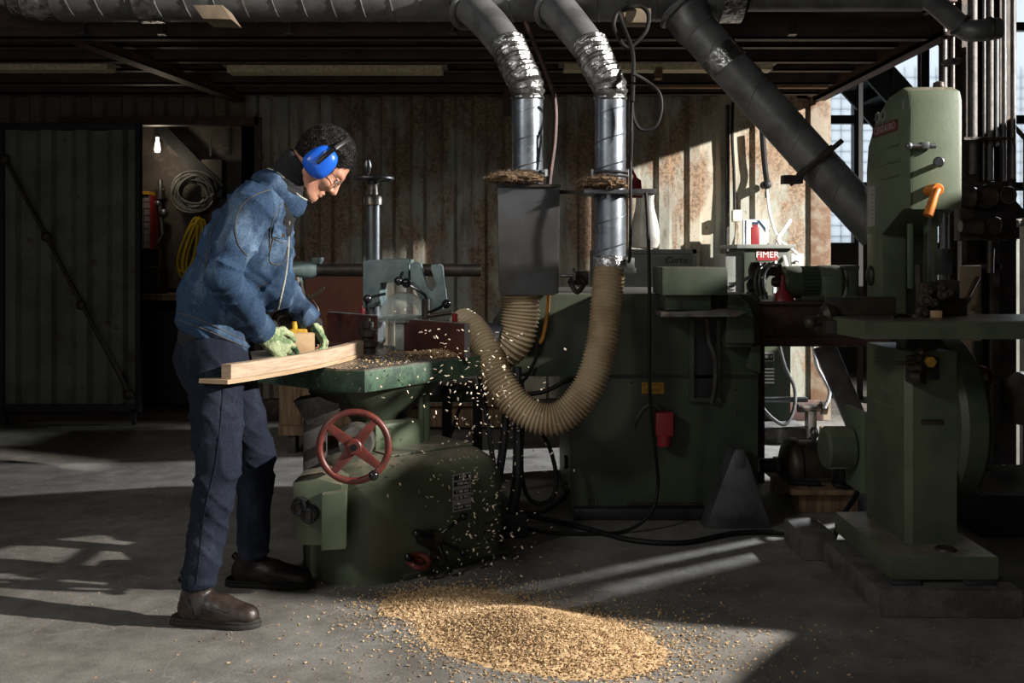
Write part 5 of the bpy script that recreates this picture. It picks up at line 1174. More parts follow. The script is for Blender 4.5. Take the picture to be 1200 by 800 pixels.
# lower body
m=MB(); m.prism([(1.446,3.62),(1.47,3.6),(1.632,3.6),(1.632,4.0),(1.446,4.0)],.185,tz-.13,'Z',.006); m.build('lower_body','green',bs)
m=MB(); m.cyl((1.50,3.75,tz-.14),(1.50,3.75,tz-.06),.03,seg=20); m.box(1.54,1.60,3.7,3.9,tz-.14,tz-.06,.006); m.build('table_trunnion','green_d',bs)
m=MB(); m.box(1.50,1.56,3.58,3.601,.80,.88,.003); m.build('blade_slot','black',bs)
m=MB(); c=P(1080,412,3.5)
m.sph(c,.014,10); m.sph(c+V((.0,.02,-.03)),.02,10); m.tube([c+V((-.15,.03,-.03)),c+V((-.07,0,-.04)),c+V((-.01,0,-.03))],.006,8); m.cyl(c+V((-.03,.03,-.06)),c+V((.0,-.02,-.05)),.016,seg=12); m.cyl(c+V((-.02,.02,-.09)),c+V((.0,-.01,-.09)),.02,seg=12); m.box(c.x-.02,c.x+.03,3.52,3.6,c.z-.12,c.z-.02,.008); m.build('lower_guide','iron_d',bs)
m=MB(); m.cyl(c+V((.025,-.005,-.035)),c+V((.025,-.02,-.035)),.020,.02,6); lk=m.build('lock_star','sticker',bs)
m=MB(); m.box(1.50,1.58,3.594,3.6,PZ(497,3.6),PZ(491,3.6),.002); m.build('latch','iron_d',bs)
for y0,y1,z in ((3.68,3.86,.735),(3.67,3.94,.675),(3.70,3.90,.61)):
    m=MB(); m.tube([V((1.445,y0,z)),V((1.445,y1,z))],.0055,8,sm=0); m.build('pressed_rib','green_l',bs)
m=MB(); m.lathe([(.0,.0),(.30,.0),(.32,.02),(.32,.09),(.30,.11),(.0,.11)],(1.632,3.86,.62),(1,0,0),48); m.build('lower_wheel_cover','green_d',bs)
m=MB(); m.prism([(1.335,3.45),(1.71,3.45),(1.72,4.08),(1.335,4.06)],.11,.195,'Z',.012); m.build('base_casting','green',bs)
m=MB(); c=V((1.56,3.53,.196)); m.torus(c,(0,0,1),.030,.008,28,8); m.lathe([(.026,0),(.02,.006),(0,.008)],c,(0,0,1),20); m.build('levelling_bolt','iron_d',bs)
m=MB(); 
for x in (1.36,1.62): m=MB(); m.box(x-.03,x+.07,3.43,3.52,.098,.112,.002); m.build('shim_plate','steel',bs)
# motor at the back
m=MB(); m.cyl((1.30,4.10,PZ(524,4.1)),(1.425,4.10,PZ(524,4.1)),.088,seg=32,b=.012); m.build('drive_motor','green',bs)
m=MB(); m.box(1.425,1.45,4.0,4.2,PZ(572,4.1),PZ(478,4.1),.006); m.build('motor_plate','green_l',bs)
# plinths
m=MB(); m.prism([(1.27,3.39),(1.76,3.38),(1.78,4.0),(1.27,4.0)],0,.098,'Z',.012); T(m.build('concrete_plinth','conc'),'long rough concrete plinth under the front of the band saw','plinth')
m=MB(); m.prism([(1.215,3.93),(1.25,3.90),(1.262,3.90),(1.262,4.3),(1.215,4.3)],0,.13,'Z',.006) if False else m.box(1.19,1.33,4.02,4.3,0,.108,.012); T(m.build('concrete_plinth','conc'),'small rough concrete block at the left rear foot of the band saw','plinth')
MT['conduit']=mat('speckled_grey_conduit',(.10,.095,.09),.6,c2=(.06,.055,.05),sc=30,bump=.2)
# right hand clutter
Yv=5.2
ve=E('gauge_station',(PX(1155,Yv),Yv,0.0),'dark control panel with two round gauges on the steel column','control panel')
m=MB(); m.box(PX(1127,Yv),PX(1185,Yv),Yv+.02,Yv+.1,PZ(282,Yv),PZ(212,Yv),.01); pn=m.build('panel_plate','colsteel',ve)
for u,v,r,mt_ in ((1152,231,.055,'brownsteel'),(1176,229,.038,'iron_d'),(1160,264,.038,'iron_d')):
    m=MB(); c=P(u,v,Yv+.02); m.cyl(c,c-V((0,.05,0)),r*1.25,r*1.15,28,.006); m.torus(c-V((0,.05,0)),(0,1,0),r,.008,30,8); d_=m.build('gauge','iron_d',ve)
    m=MB(); m.cyl(c-V((0,.048,0)),c-V((0,.056,0)),r*.85,seg=26); m.build('dial',mt_,d_)
m=MB(); m.lathe([(.05,0),(.06,.02),(.05,.04),(.04,.1)],P(1143,231,Yv-.02),(-1,0,0),20); m.lathe([(.04,0),(.05,.02),(.03,.12)],P(1152,265,Yv-.02),(-1,0,0),20); m.cyl(P(1161,282,Yv),P(1160,320,Yv),.02,seg=14); m.build('valve_body','iron_d',ve)
m=MB(); m.box(PX(1130,Yv),PX(1136,Yv),Yv+.03,Yv+.08,0.0,PZ(282,Yv)); m.box(PX(1135,Yv),PX(1178,Yv),Yv+.03,Yv+.08,PZ(315,Yv),PZ(309,Yv)); m.box(PX(1168,Yv),PX(1175,Yv),Yv+.03,Yv+.08,0,PZ(282,Yv)); m.build('support_frame','pipe',ve)
k=0
for u0,u1,va,vb,mt_ in ((1133,1142,-60,205,'conduit'),(1148,1152,-60,212,'pipe'),(1154,1161,-60,212,'conduit'),(1163,1167,42,172,'steel'),(1171,1176,-60,212,'pipe'),(1181,1187,-60,210,'pipe'),(1100,1107,30,115,'pipe'),(1111,1116,-60,110,'pipe')):
    Yk=5.28; m=MB(); r=(u1-u0)/2*Yk/F; x=PX((u0+u1)/2,Yk); m.cyl((x,Yk-.03,PZ(vb,Yk)),(x,Yk-.03,PZ(va,Yk)),r,seg=14)
    lb=['wide bright grey conduit on the steel column, first from its left edge','thin dark conduit second from the left on the steel column','speckled grey conduit in the middle of the steel column','short shiny grey pipe below the bent duct on the steel column','dark conduit right of the shiny pipe on the steel column','outer dark conduit on the right edge of the steel column','thick dark conduit directly behind the top of the band saw','dark conduit between the window and the steel column'][k]
    o=m.build('conduit',mt_); T(o,lb,'conduit'); k+=1
m=MB(); m.box(PX(1129,5.2),PX(1188,5.2),5.19,5.21,PZ(164,5.2),PZ(161,5.2))
for u in (1137,1150,1158,1173): m.torus(P(u,162,5.22),(0,0,1),.028,.006,20,6)
T(m.build('pipe_strap','iron_d'),'steel strap clamping the conduits to the column at mid height','strap')
m=MB(); m.tube([P(1107,76,5.15),P(1113,72,5.12),P(1124,72,5.12)],.014,8,flat=2); T(m.build('cable_tie','steel'),'pale tie around the conduits beside the window','tie')
m=MB(); m.box(PX(1122,5.0),PX(1147,5.0),4.97,5.0,.0,PZ(311,5.0),.003); T(m.build('plywood_sheet','block'),'tan plywood offcut standing behind the band saw table','plywood')
m=MB(); m.tube([P(1146,325,4.93),P(1138,340,4.9),P(1131,353,4.88)],.012,8); m.cyl(P(1128,356,4.88),P(1135,348,4.88),.02,seg=10); T(m.build('hook_tool','brownsteel'),'rusty bent tool leaning on the tan plywood offcut','tool')
m=MB(); c=P(1146,441,4.5); m.lathe([(.0,0),(.05,.0),(.055,.01),(.05,.04),(.03,.045),(.0,.045)],c,(0,-1,0),26); rs=m.build('red_switch','red'); T(rs,'round red emergency switch on a post right of the band saw','switch')
m=MB(); m.box(c.x-.02,c.x+.02,c.y-.05,c.y-.044,c.z-.012,c.z+.016); m.build('switch_label','plate',rs)
m=MB(); m.box(PX(1141,4.55),PX(1150,4.55),4.54,4.57,0,PZ(400,4.55)); m.box(PX(1140,4.54),PX(1151,4.54),4.53,4.545,PZ(430,4.5),PZ(400,4.5),.004); m.box(PX(1150,4.55),PX(1172,4.55),4.54,4.56,PZ(442,4.55),PZ(438,4.55)); T(m.build('switch_post','pipe'),'thin post carrying the red emergency switch','post')
m=MB(); m.box(PX(1168,5.3),PX(1178,5.3),5.2,5.5,0,PZ(398,5.3),.004) if False else m.box(PX(1120,4.6),2.94,4.35,5.0,0,.19,.01); T(m.build('dark_plinth','dark'),'low black platform on the floor right of the band saw','platform')
m=MB(); m.box(PX(1120,4.9),PX(1215,4.9),4.85,4.95,PZ(582,4.9),PZ(574,4.9),.004); m.box(PX(1150,4.9),PX(1158,4.9),4.85,4.95,.19,PZ(574,4.9)); T(m.build('steel_angle','colsteel'),'dark steel rail above the black platform','rail')
m=MB(); m.lathe([(.11,0),(.14,.02),(.14,.07),(.11,.09),(.0,.09)],P(1206,466,5.2),(-1,-.2,0),26); m.cyl(P(1206,466,5.2),V((PX(1206,5.2),5.2,0)),.03,seg=12); T(m.build('round_fan','iron_d'),'dark round drum cut by the right picture edge','drum')
m=MB(); m.cyl(P(1187,261,5.6),P(1225,261,5.6),.022,seg=14); m.cyl(P(1196,261,5.6),V((PX(1196,5.6),5.75,0)),.02,seg=10) if False else None; m.box(PX(1200,5.6),PX(1206,5.6),5.55,5.65,0,PZ(255,5.6)); T(m.build('grey_pipe','paintgrey'),'short bright pipe end at the right picture edge','pipe')
m=MB(); m.box(PX(1188,5.7),PX(1240,5.7),5.7,6.1,0,PZ(280,5.7),.01); T(m.build('dark_locker','paintgrey'),'dark grey locker at the right picture edge','locker')
# steel stair outside behind the windows
st=E('outside_stair',(3.6,9.2,0),'dark steel stair slanting up behind the container corner','stair')
m=MB()
for dy in (0,.7):
    a=P(990,60,9.3+dy); b=P(1120,130,9.3+dy); 
    a=V((PX(985,9.3),9.3+dy,PZ(35,9.3))); b=V((PX(1125,9.3),9.3+dy,PZ(190,9.3)))
    m.M=basis(a,(b-a).normalized(),(0,1,0)); m.box(-1.2,(b-a).length+2.2,-.02,.02,-.14,.14)
m.build('stringer','window_steel',st)
m=MB(); a=V((PX(985,9.25),9.25,PZ(35,9.3)+.9)); b=V((PX(1125,9.25),9.25,PZ(190,9.3)+.9)); m.cyl(a-(b-a)*.5,b+(b-a),.022,seg=10)
for k in range(-2,9):
    q=a+(b-a)*k*.22; m.cyl(q,q-V((0,0,.9)),.014,seg=8)
m.build('railing','window_steel',st)
m=MB()
for k in range(-6,16):
    q=(a-V((0,0,.9)))+(b-a)*k*.12; m.box(q.x-.12,q.x+.12,9.3,10.0,q.z-.02,q.z+.0)
sp_=m.build('tread','window_steel',st); sp_['kind']='stuff'
m=MB(); m.box(4.9,4.98,9.3,9.4,0,1.9); m.box(4.9,4.98,9.9,10,0,1.9); m.build('post','window_steel',st)
m=MB(); m.box(PX(1004,8.6),PX(1009,8.6),8.55,8.6,0,HZ1); T(m.build('downpipe','dark'),'dark upright pipe in front of the wire mesh window','pipe')
m=MB(); m.box(PX(1065,7.9),PX(1110,7.9),8.0,8.1,0,1.2,.01); T(m.build('stacked_sheet','dark'),'black sheet standing under the window behind the band saw','sheet')
# ------------------------------------------------------------------ hanging and floor cables
cable('hanging_cable','black cable hanging from the duct in front of the dark planer to the floor',
 [P(741,120,4.3),P(739,180,4.3),P(739,240,4.28),P(738,300,4.3),P(736,306,4.35)],.007)
cable('hanging_cable','long black cable dropping past the red plug of the dark planer',
 [P(757,226,4.35),P(759,260,4.33),P(761,330,4.33),P(761,400,4.35),P(762,470,4.4),P(768,530,4.45),P(771,570,4.48),P(762,602,4.44),V((PX(730,4.5),4.42,.012)),V((PX(690,4.4),4.38,.012)),V((PX(640,4.4),4.40,.012)),V((PX(605,4.5),4.52,.012))],.008)
cable('floor_cable','black cable lying across the floor before the dark planer to the band saw',
 [V((PX(600,4.5),4.75,.012)),V((PX(640,4.6),4.62,.012)),V((PX(690,4.5),4.45,.012)),V((PX(740,4.3),4.28,.012)),V((PX(800,4.25),4.24,.012)),V((PX(860,4.35),4.38,.012)),V((PX(910,4.38),4.40,.012)),V((PX(957,4.3),4.34,.012)),V((1.32,4.36,.012))],.012)
cable('cable_loop','black cable loop hanging at the top between the second and third ducts',
 [P(729,12,4.66),P(738,8,4.64),P(752,8,4.64),P(760,18,4.62),P(757,36,4.6),P(745,50,4.6),P(736,56,4.6),P(727,48,4.6),P(719,30,4.62),P(724,15,4.64),P(730,30,4.62),P(741,60,4.5),P(742,90,4.4),P(741,120,4.3)],.010)
cable('cable_loop','black cable loop hanging right of the right down duct',
 [P(741,86,4.3),P(756,94,4.35),P(772,108,4.35),P(775,128,4.35),P(768,148,4.35),P(752,152,4.35),P(743,140,4.34),P(740,120,4.33),P(740,160,4.3),P(739,200,4.3)],.008)
cable('hanging_cable','brownish cable running down beside the left down duct',[P(616,26,4.8),P(628,55,4.75),P(640,85,4.7),P(650,118,4.7),P(650,160,4.7),P(645,200,4.7),P(643,218,4.7)],.012,'brownsteel')
cable('orange_cable','orange cable hanging below the square steel box',[P(643,344,4.6),P(641,370,4.6),P(636,395,4.6),P(632,402,4.6)],.009,'handle_or')
cable('air_hose','thin black hose drooping below the orange cable',[P(632,400,4.6),P(628,420,4.6),P(618,440,4.6),P(612,450,4.6),P(618,470,4.58),P(626,490,4.6)],.008)
cable('air_hose','black hose bridging to the side of the dark planer',[P(618,462,4.6),P(640,458,4.6),P(660,448,4.62),P(672,444,4.66)],.011)
cable('flat_strap','flat black strap hanging in a loop below the big hose bend',[P(636,508,4.5),P(646,530,4.5),P(652,560,4.5),P(648,582,4.5),P(634,590,4.5),P(620,584,4.5),P(613,565,4.5),P(611,540,4.5),P(612,500,4.5)],.010,'cable',cat='strap')
cable('floor_cable','grey cable curving over the floor left of the dark planer',[P(668,575,4.75),P(655,588,4.7),P(640,598,4.68),P(626,601,4.68),V((PX(612,4.7),4.72,.012))],.010)
m=MB(); m.tube([P(668,330,4.5),P(676,322,4.52),P(684,332,4.53),P(676,342,4.5)],.012,8,True); m.box(PX(672,4.55),PX(690,4.55),4.54,4.58,PZ(334,4.55),PZ(318,4.55),.01); T(m.build('gate_valve','iron_d'),'dark valve between the square steel box and the right down duct','valve')
# ================================================================== THE WORKER
WKR=E('person',(-1.10,3.5,0),'worker in blue denim jacket and ear defenders bent over the moulder table','person')
YC=3.55
def Q(u,v,Y): return tuple(P(u,v,Y))
HC=P(376,192,3.64)                                     # head centre between the ears
pitch=R(50); hf=V((math.cos(pitch),0,-math.sin(pitch))); hu=V((math.sin(pitch),0,math.cos(pitch)))
yaw=Matrix.Rotation(R(9),3,'Z'); hf=yaw@hf; hu=yaw@hu; hs=hu.cross(hf)  # hs: the worker's left (away from camera)
if hs.y<0: hs=-hs
HM=Matrix(((hf.x,hs.x,hu.x,HC.x),(hf.y,hs.y,hu.y,HC.y),(hf.z,hs.z,hu.z,HC.z),(0,0,0,1)))
def H(x,y,z): return tuple(HM@V((x,y,z)))
# joints
neck0=Q(337,215,3.60); shN=Q(297,243,3.42); shF=Q(322,243,3.78); elN=Q(261,322,3.33); wrN=Q(309,391,3.64)
elF=Q(324,330,3.92); wrF=Q(366,380,3.98)
hipN=Q(252,425,3.52); hipF=Q(262,425,3.68); knN=Q(256,546,3.42); anN=Q(232,690,3.34); knF=Q(300,534,3.74); anF=Q(296,655,3.73)
# ---- hands: frame at the wrist -> palm, four fingers, thumb
def hand(sd, W, f, n, side, curl, th, sc=1.0, grow=0.0, k=.006, fingers=True):
    f=V(f).normalized(); n=V(n); n=(n-f*n.dot(f)).normalized(); s_=f.cross(n)*side; W=V(W)
    g=grow; pal=W+f*.045*sc
    for o in (-.026,-.009,.009,.026):
        sd.cone(tuple(W+f*.012*sc+s_*o*.75*sc), tuple(W+f*.085*sc+s_*o*sc), .016*sc+g, .0135*sc+g, k=.012)
    sd.cone(tuple(W-f*.03*sc),tuple(W+f*.03*sc),.026*sc+g,.024*sc+g,k=.015)
    tips=[]
    for j,(o,L,b) in enumerate(((.0345,.070,.084),(.0115,.078,.090),(-.0115,.073,.086),(-.034,.058,.076))):
        c=curl[j] if isinstance(curl,(list,tuple)) else curl
        p=W+f*b*sc+s_*o*sc; a=0; pts=[p]
        for q,fr_ in ((0,.45),(1,.31),(2,.24)):
            a+=c*(1,1.15,.8)[q]; p=p+(f*math.cos(a)+n*math.sin(a)+s_*o*.6)*L*fr_*sc; pts.append(p)
        for q in range(3): sd.cone(tuple(pts[q]),tuple(pts[q+1]),(.0090-.0007*q)*sc+g,(.0083-.0007*q)*sc+g,k=k if q else .006)
        tips.append(pts[-1])
    t0=W+f*.022*sc+s_*.024*sc; t1=t0+(f*.55+s_*.75+n*th*.6).normalized()*.040*sc; t2=t1+(f*.75+s_*.25+n*th).normalized()*.034*sc; t3=t2+(f*.85-s_*.05+n*th*1.1).normalized()*.026*sc
    for a,b,r0,r1 in ((t0,t1,.016,.0135),(t1,t2,.0125,.011),(t2,t3,.011,.0095)): sd.cone(tuple(a),tuple(b),r0*sc+g,r1*sc+g,k=.008)
    return tips
fN=V((.66,.22,-.60)); nN=V((-.30,.75,-.40)); fF=V((.50,-.12,-.78)); nF=V((-.80,-.35,-.40))
# ---- body: one continuous surface
def ax(lo,hi,fine,h,hf_):
    a=[]; x=lo
    while x<hi:
        a.append(x); x+= hf_ if any(p<=x<q for p,q in fine) else h
    a.append(hi); return np.array(a)
xs=ax(-1.30,-.52,((-.95,-.52),),.007,.0036); ys=ax(3.20,4.12,((3.49,3.80),),.007,.0036); zs=ax(.02,1.78,((1.32,1.74),(.78,1.02)),.008,.0036)
B=SDF(xs,ys,zs)
B.chain([Q(253,415,3.60),Q(262,365,3.60),Q(292,290,3.60),Q(308,250,3.60)],[.090,.085,.085,.07],k=.05,sc=(1,1.15,1))
B.cone(shN,shF,.042,.042,k=.04); B.cone(Q(318,232,3.60),H(-.045,0,-.05),.058,.056,k=.05)
for s0,e0,w0 in ((shN,elN,wrN),(shF,elF,wrF)):
    B.cone(s0,e0,.043,.036,k=.03); B.cone(e0,w0,.035,.024,k=.02)
for h0,k0,a0 in ((hipN,knN,anN),(hipF,knF,anF)):
    B.cone(h0,k0,.078,.052,k=.04); B.cone(k0,a0,.048,.032,k=.02); a_=V(a0); B.cone(tuple(a_+V((0,0,-.03))),(a_.x+.12,a_.y,.055),.026,.016,k=.02)
hand(B,wrN,fN,nN,1,[.35,.5,.6,.7],.35,.97,-.0022); hand(B,wrF,fF,nF,1,[.3,.4,.5,.6],.4,.97,-.0022)
# head
B.ell(H(-.012,0,.045),(.098,.076,.088),k=.02,T=HM)
B.ell(H(.030,0,-.015),(.066,.062,.088),k=.03,T=HM)
B.cone(H(.0,0,-.055),H(.058,0,-.098),.052,.030,k=.03)
B.cone(H(.066,.0,-.108),H(.074,0,-.104),.020,.016,k=.02)
for s in (-1,1):
    B.cone(H(.0,s*.055,-.055),H(.05,s*.028,-.10),.018,.016,k=.025)
    B.cone(H(.086,s*.010,.026),H(.074,s*.042,.026),.010,.010,k=.015)
    B.ell(H(.067,s*.036,-.028),(.020,.018,.016),k=.02,T=HM)
    B.ell(H(.094,s*.030,.002),(.014,.016,.011),k=.012,T=HM,op='s')
    B.ell(H(.076,s*.030,.002),(.013,.014,.0115),k=.004,T=HM)
    B.cone(H(.088,s*.042,.0075),H(.090,s*.018,.0075),.004,.004,k=.004)
    B.ell(H(-.005,s*.074,-.008),(.017,.008,.031),k=.008,T=HM)
    B.ell(H(.003,s*.083,-.008),(.008,.004,.017),k=.004,T=HM,op='s')
    B.ell(H(.097,s*.010,-.036),(.010,.008,.008),k=.006,T=HM)
B.cone(H(.088,0,.018),H(.112,0,-.030),.0085,.0105,k=.010); B.ell(H(.110,0,-.034),(.012,.010,.010),k=.006,T=HM)
B.cone(H(.084,-.020,-.067),H(.084,.020,-.067),.006,.006,k=.006); B.cone(H(.0925,-.010,-.064),H(.0925,.010,-.064),.0055,.0055,k=.006)
B.cone(H(.083,-.018,-.077),H(.083,.018,-.077),.0065,.0065,k=.006); B.cone(H(.090,-.008,-.078),H(.090,.008,-.078),.006,.006,k=.006)
B.cone(H(.097,-.022,-.0715),H(.097,.022,-.0715),.0018,.0018,k=.003,op='s')
B.build('body','skin',WKR,relax=1)
for s in (-1,1):
    m=MB(); c=V(H(.0835,s*.030,.002)); m.sph(c,.0105,14); m.build('eye','whiteink',WKR)
# hair
hx=SDF.axis; lo=[HC[i]-.17 for i in range(3)]; hi=[HC[i]+.17 for i in range(3)]
Hh=SDF(hx(lo[0],hi[0],.0022),hx(lo[1],hi[1],.0022),hx(lo[2],hi[2],.0022))
Hh.ell(H(-.016,0,.050),(.106,.084,.096),k=.0,T=HM); Hh.ell(H(-.055,0,-.005),(.052,.062,.060),k=.03,T=HM)
Hh.cone(H(.012,-.068,.0),H(.018,-.064,-.03),.010,.006,k=.01); Hh.cone(H(.012,.068,.0),H(.018,.064,-.03),.010,.006,k=.01)
def curl(X,Y,Z):
    a=np.sin(X*420+3*np.sin(Y*130+Z*90))*np.sin(Z*390+3*np.sin(X*120-Y*100))*np.sin(Y*400+2*np.sin(Z*150))
    b=np.sin(X*150+2*np.sin(Z*80))*np.sin(Z*140+2*np.sin(Y*90))
    return -.0026*a-.0022*b
Hh.disp(curl)
pf=V(H(.070,0,.055)); Hh.plane(pf,(hf*.80-hu*.60)); 
pb=V(H(-.05,0,-.055)); Hh.plane(pb,-hu)
HO=Hh.build('hair','hair',WKR,relax=0)
_rd=random.Random(9); _me=HO.data; _org=ORG[HO.name]; m=MB(); _vs=_me.vertices
for _k in range(2600):
    _v=_vs[_rd.randrange(len(_vs))]; p=_v.co+_org; nn_=_v.normal
    if nn_.length<.1: continue
    t1=nn_.cross(V((_rd.gauss(0,1),_rd.gauss(0,1),_rd.gauss(0,1)))).normalized(); t2=nn_.cross(t1); r_=_rd.uniform(.003,.006); a0=_rd.random()*6
    pts=[p+t1*(r_*math.cos(a0+q*1.15))+t2*(r_*math.sin(a0+q*1.15))+nn_*(-.001+.0009*q) for q in range(6)]
    m.tube(pts,.0008,3,sm=0)
_o=m.build('curls','hair',HO,sharp=None,fix=False); _o['kind']='stuff'
# cut the hair away over the face by keeping it behind the ears: beard on the jaw
Bd=SDF(hx(lo[0],hi[0],.003),hx(lo[1],hi[1],.003),hx(lo[2],hi[2],.003))
Bd.cone(H(.0,0,-.060),H(.058,0,-.103),.0535,.0315,k=.0); Bd.cone(H(.066,0,-.111),H(.074,0,-.107),.021,.017,k=.02)
for s in (-1,1): Bd.cone(H(.0,s*.0555,-.058),H(.05,s*.0285,-.103),.0185,.0165,k=.02)
Bd.disp(lambda X,Y,Z: -.0012*np.sin(X*600)*np.sin(Y*570)*np.sin(Z*620)-.0006)
Bd.plane(V(H(0,0,-.082)),hu+hf*.35)
Bd.build('beard','beard',WKR,relax=0)
# ---- turtleneck
c0=Q(322,226,3.60)
Tn=SDF(hx(-1.0,-.62,.005),hx(3.44,3.78,.005),hx(1.25,1.66,.005))
Tn.cone(Q(322,240,3.60),H(-.050,0,-.070),.088,.070,k=0,fold=.004,fr=150)
Tn.cone(Q(324,250,3.60),Q(326,268,3.60),.055,.05,k=.03)
Tn.plane(V(H(-.035,0,-.050)),(hu*1.0+V((.9,0,.55))))
Tn.build('black_rollneck','knit',WKR,relax=1)
# ---- jacket
fx=ax(-1.36,-.55,(),.0055,.0055); fy=ax(3.14,4.12,(),.0055,.0055); fz=ax(.78,1.68,(),.0055,.0055)
J=SDF(fx,fy,fz)
J.cone(Q(256,366,3.61),Q(285,290,3.62),.138,.138,k=.0,sc=(1,1.12,1))
J.cone(Q(285,290,3.62),Q(301,252,3.62),.138,.110,k=.04,sc=(1,1.2,1))
J.cone(Q(252,392,3.61),Q(256,350,3.61),.132,.134,k=.03,sc=(1,1.12,1))
J.cone(Q(318,268,3.62),Q(322,340,3.64),.062,.070,k=.05,sc=(1,1.5,1))
J.cone(Q(288,264,3.62),Q(318,232,3.62),.092,.076,k=.04,sc=(1,1.15,1))
J.cone(shN,shF,.076,.074,k=.045)
def torso_creases(X,Y,Z):
    w1=(X*.75+Z*.66)*30+1.6*np.sin(Z*13+Y*9)+1.1*np.sin(X*17-Y*13); w2=(X*.25-Z*.97)*34+1.8*np.sin(X*15)+1.2*np.sin(Y*17+Z*7)
    return -.010*(1-np.abs(np.sin(w1)))**2-.009*(1-np.abs(np.sin(w2)))**2-.0012*np.sin(X*95+Z*60+3*np.sin(Z*31+X*12))
J.disp(torso_creases)
def sleeve(a,b,ra,rb,k,amp,fr,ph=0,tw=.9):
    # tapered sleeve with sharp diagonal folds that wind round the arm
    A=np.array(a,float); Bv=np.array(b,float); ab=Bv-A; L=math.sqrt(ab@ab); u=ab/L
    e1=np.cross(u,[0,1,0]); e1/=np.linalg.norm(e1); e2=np.cross(u,e1)
    mr=max(ra,rb)+amp
    def fn(X,Y,Z):
        px,py,pz=X-A[0],Y-A[1],Z-A[2]; t0=(px*u[0]+py*u[1]+pz*u[2])/L; t=np.clip(t0,0,1)
        dx,dy,dz=px-t*ab[0],py-t*ab[1],pz-t*ab[2]; al=np.arctan2(px*e2[0]+py*e2[1]+pz*e2[2],px*e1[0]+py*e1[1]+pz*e1[2])
        w=t*L*fr+ph+tw*np.sin(al+ph)+.5*np.sin(2*al+ph*2)+.4*np.sin(X*40+Z*33)
        return np.sqrt(dx*dx+dy*dy+dz*dz)-(ra+(rb-ra)*t)-amp*((1-np.abs(np.sin(w)))**2.2*(.6+.4*np.sin(al*1.5+ph+t*5))-.15)
    J._apply(np.minimum(A,Bv)-mr,np.maximum(A,Bv)+mr,fn,k,'u')
def lp(a,b,t): return tuple(V(a)+(V(b)-V(a))*t)
for s0,e0,w0,ph in ((shN,elN,wrN,.4),(shF,elF,wrF,2.0)):
    we_=lp(w0,e0,.10)
    sleeve(s0,lp(s0,e0,.55),.077,.064,.022,.008,20,ph); sleeve(lp(s0,e0,.5),e0,.065,.058,.012,.018,42,ph+1)
    sleeve(e0,lp(e0,w0,.35),.059,.055,.012,.020,48,ph+2); sleeve(lp(e0,w0,.3),we_,.055,.047,.010,.014,40,ph+.5)
hp=V(Q(205,384,3.5)); hq=V(Q(310,428,3.5)); hd=(hq-hp).normalized(); nrm_=V((hd.z,0,-hd.x)); 
if nrm_.z>0: nrm_=-nrm_
# hem cut, but leave sleeves: apply only left of the wrists
Xg,Yg_,Zg=np.meshgrid(*J.ax,indexing='ij'); dcut=((Xg-hp.x)*nrm_.x+(Zg-hp.z)*nrm_.z)
nearN=np.zeros_like(dcut)
def segd(a,b):
    a=np.array(a);b=np.array(b);ab=b-a; px,py,pz=Xg-a[0],Yg_-a[1],Zg-a[2]; t=np.clip((px*ab[0]+py*ab[1]+pz*ab[2])/(ab@ab),0,1)
    return np.sqrt((px-t*ab[0])**2+(py-t*ab[1])**2+(pz-t*ab[2])**2)
arm=np.minimum(segd(elN,wrN),segd(elF,wrF))<.066
dcut=np.where(arm,-1,dcut); J.F=np.maximum(J.F,dcut.astype(np.float32))
# open neck
J.cone(Q(329,232,3.61),Q(374,183,3.61),.074,.085,k=.01,op='s')
# front opening (dark gap with the shirt behind)
for wr_,el_ in ((wrN,elN),(wrF,elF)):
    d_=(V(wr_)-V(el_)).normalized(); c=V(wr_)-d_*.012
    dd_=((Xg-c.x)*d_.x+(Yg_-c.y)*d_.y+(Zg-c.z)*d_.z); loc_=np.sqrt((Xg-wr_[0])**2+(Yg_-wr_[1])**2+(Zg-wr_[2])**2)<.10
    J.F=np.maximum(J.F,np.where(loc_,dd_,-1).astype(np.float32))
JK=J.build('denim_jacket','denim',WKR,relax=3)
del Xg,Yg_,Zg,dcut,arm
from mathutils.bvhtree import BVHTree
def bvh_of(o):
    me=o.data; org=ORG[o.name]; return BVHTree.FromPolygons([v.co+org for v in me.vertices],[tuple(p.vertices) for p in me.polygons])
JB=bvh_of(JK)
def onjacket(u,v,off=.002,tree=None):       # nearest point of the cloth surface along the sight line through a seam point
    o=V((0,0,CAMZ)); d=(P(u,v,1.0)-o).normalized(); h=(tree or JB).ray_cast(o,d)
    if h[0] is None: return None
    return h[0]-d*off
def seam(pts,r=.0016,mt_='thread',name='seam',parent=None,tree=None,off=.0012,n=10):
    sp=smooth_path([V((u,v,0)) for u,v in pts],n); out=[onjacket(p.x,p.y,off,tree) for p in sp]; out=[p for p in out if p is not None]
    if len(out)<2: return None
    # drop jumps
    keep=[out[0]]
    for p in out[1:]:
        if (p-keep[-1]).length<.05: keep.append(p)
    if len(keep)<2: return None
    m=MB(); m.tube(keep,r,6,sm=0); return m.build(name,mt_,parent or JK)
for s_ in ([(318,222),(300,228),(284,240),(276,262),(279,285),(290,300)],[(330,238),(318,262),(316,290)],[(262,240),(252,262),(243,290),(238,330),(228,370)],
           [(247,290),(240,320),(244,352),(262,375),(285,402)],[(206,374),(235,384),(268,398),(296,409)],[(209,366),(238,376),(270,391),(297,402)],[(312,330),(298,345),(322,372)]):
    seam(s_)
seam([(341,244),(339,262),(338,292),(335,322),(329,350),(322,376)],.0035,'rim','front_edge')
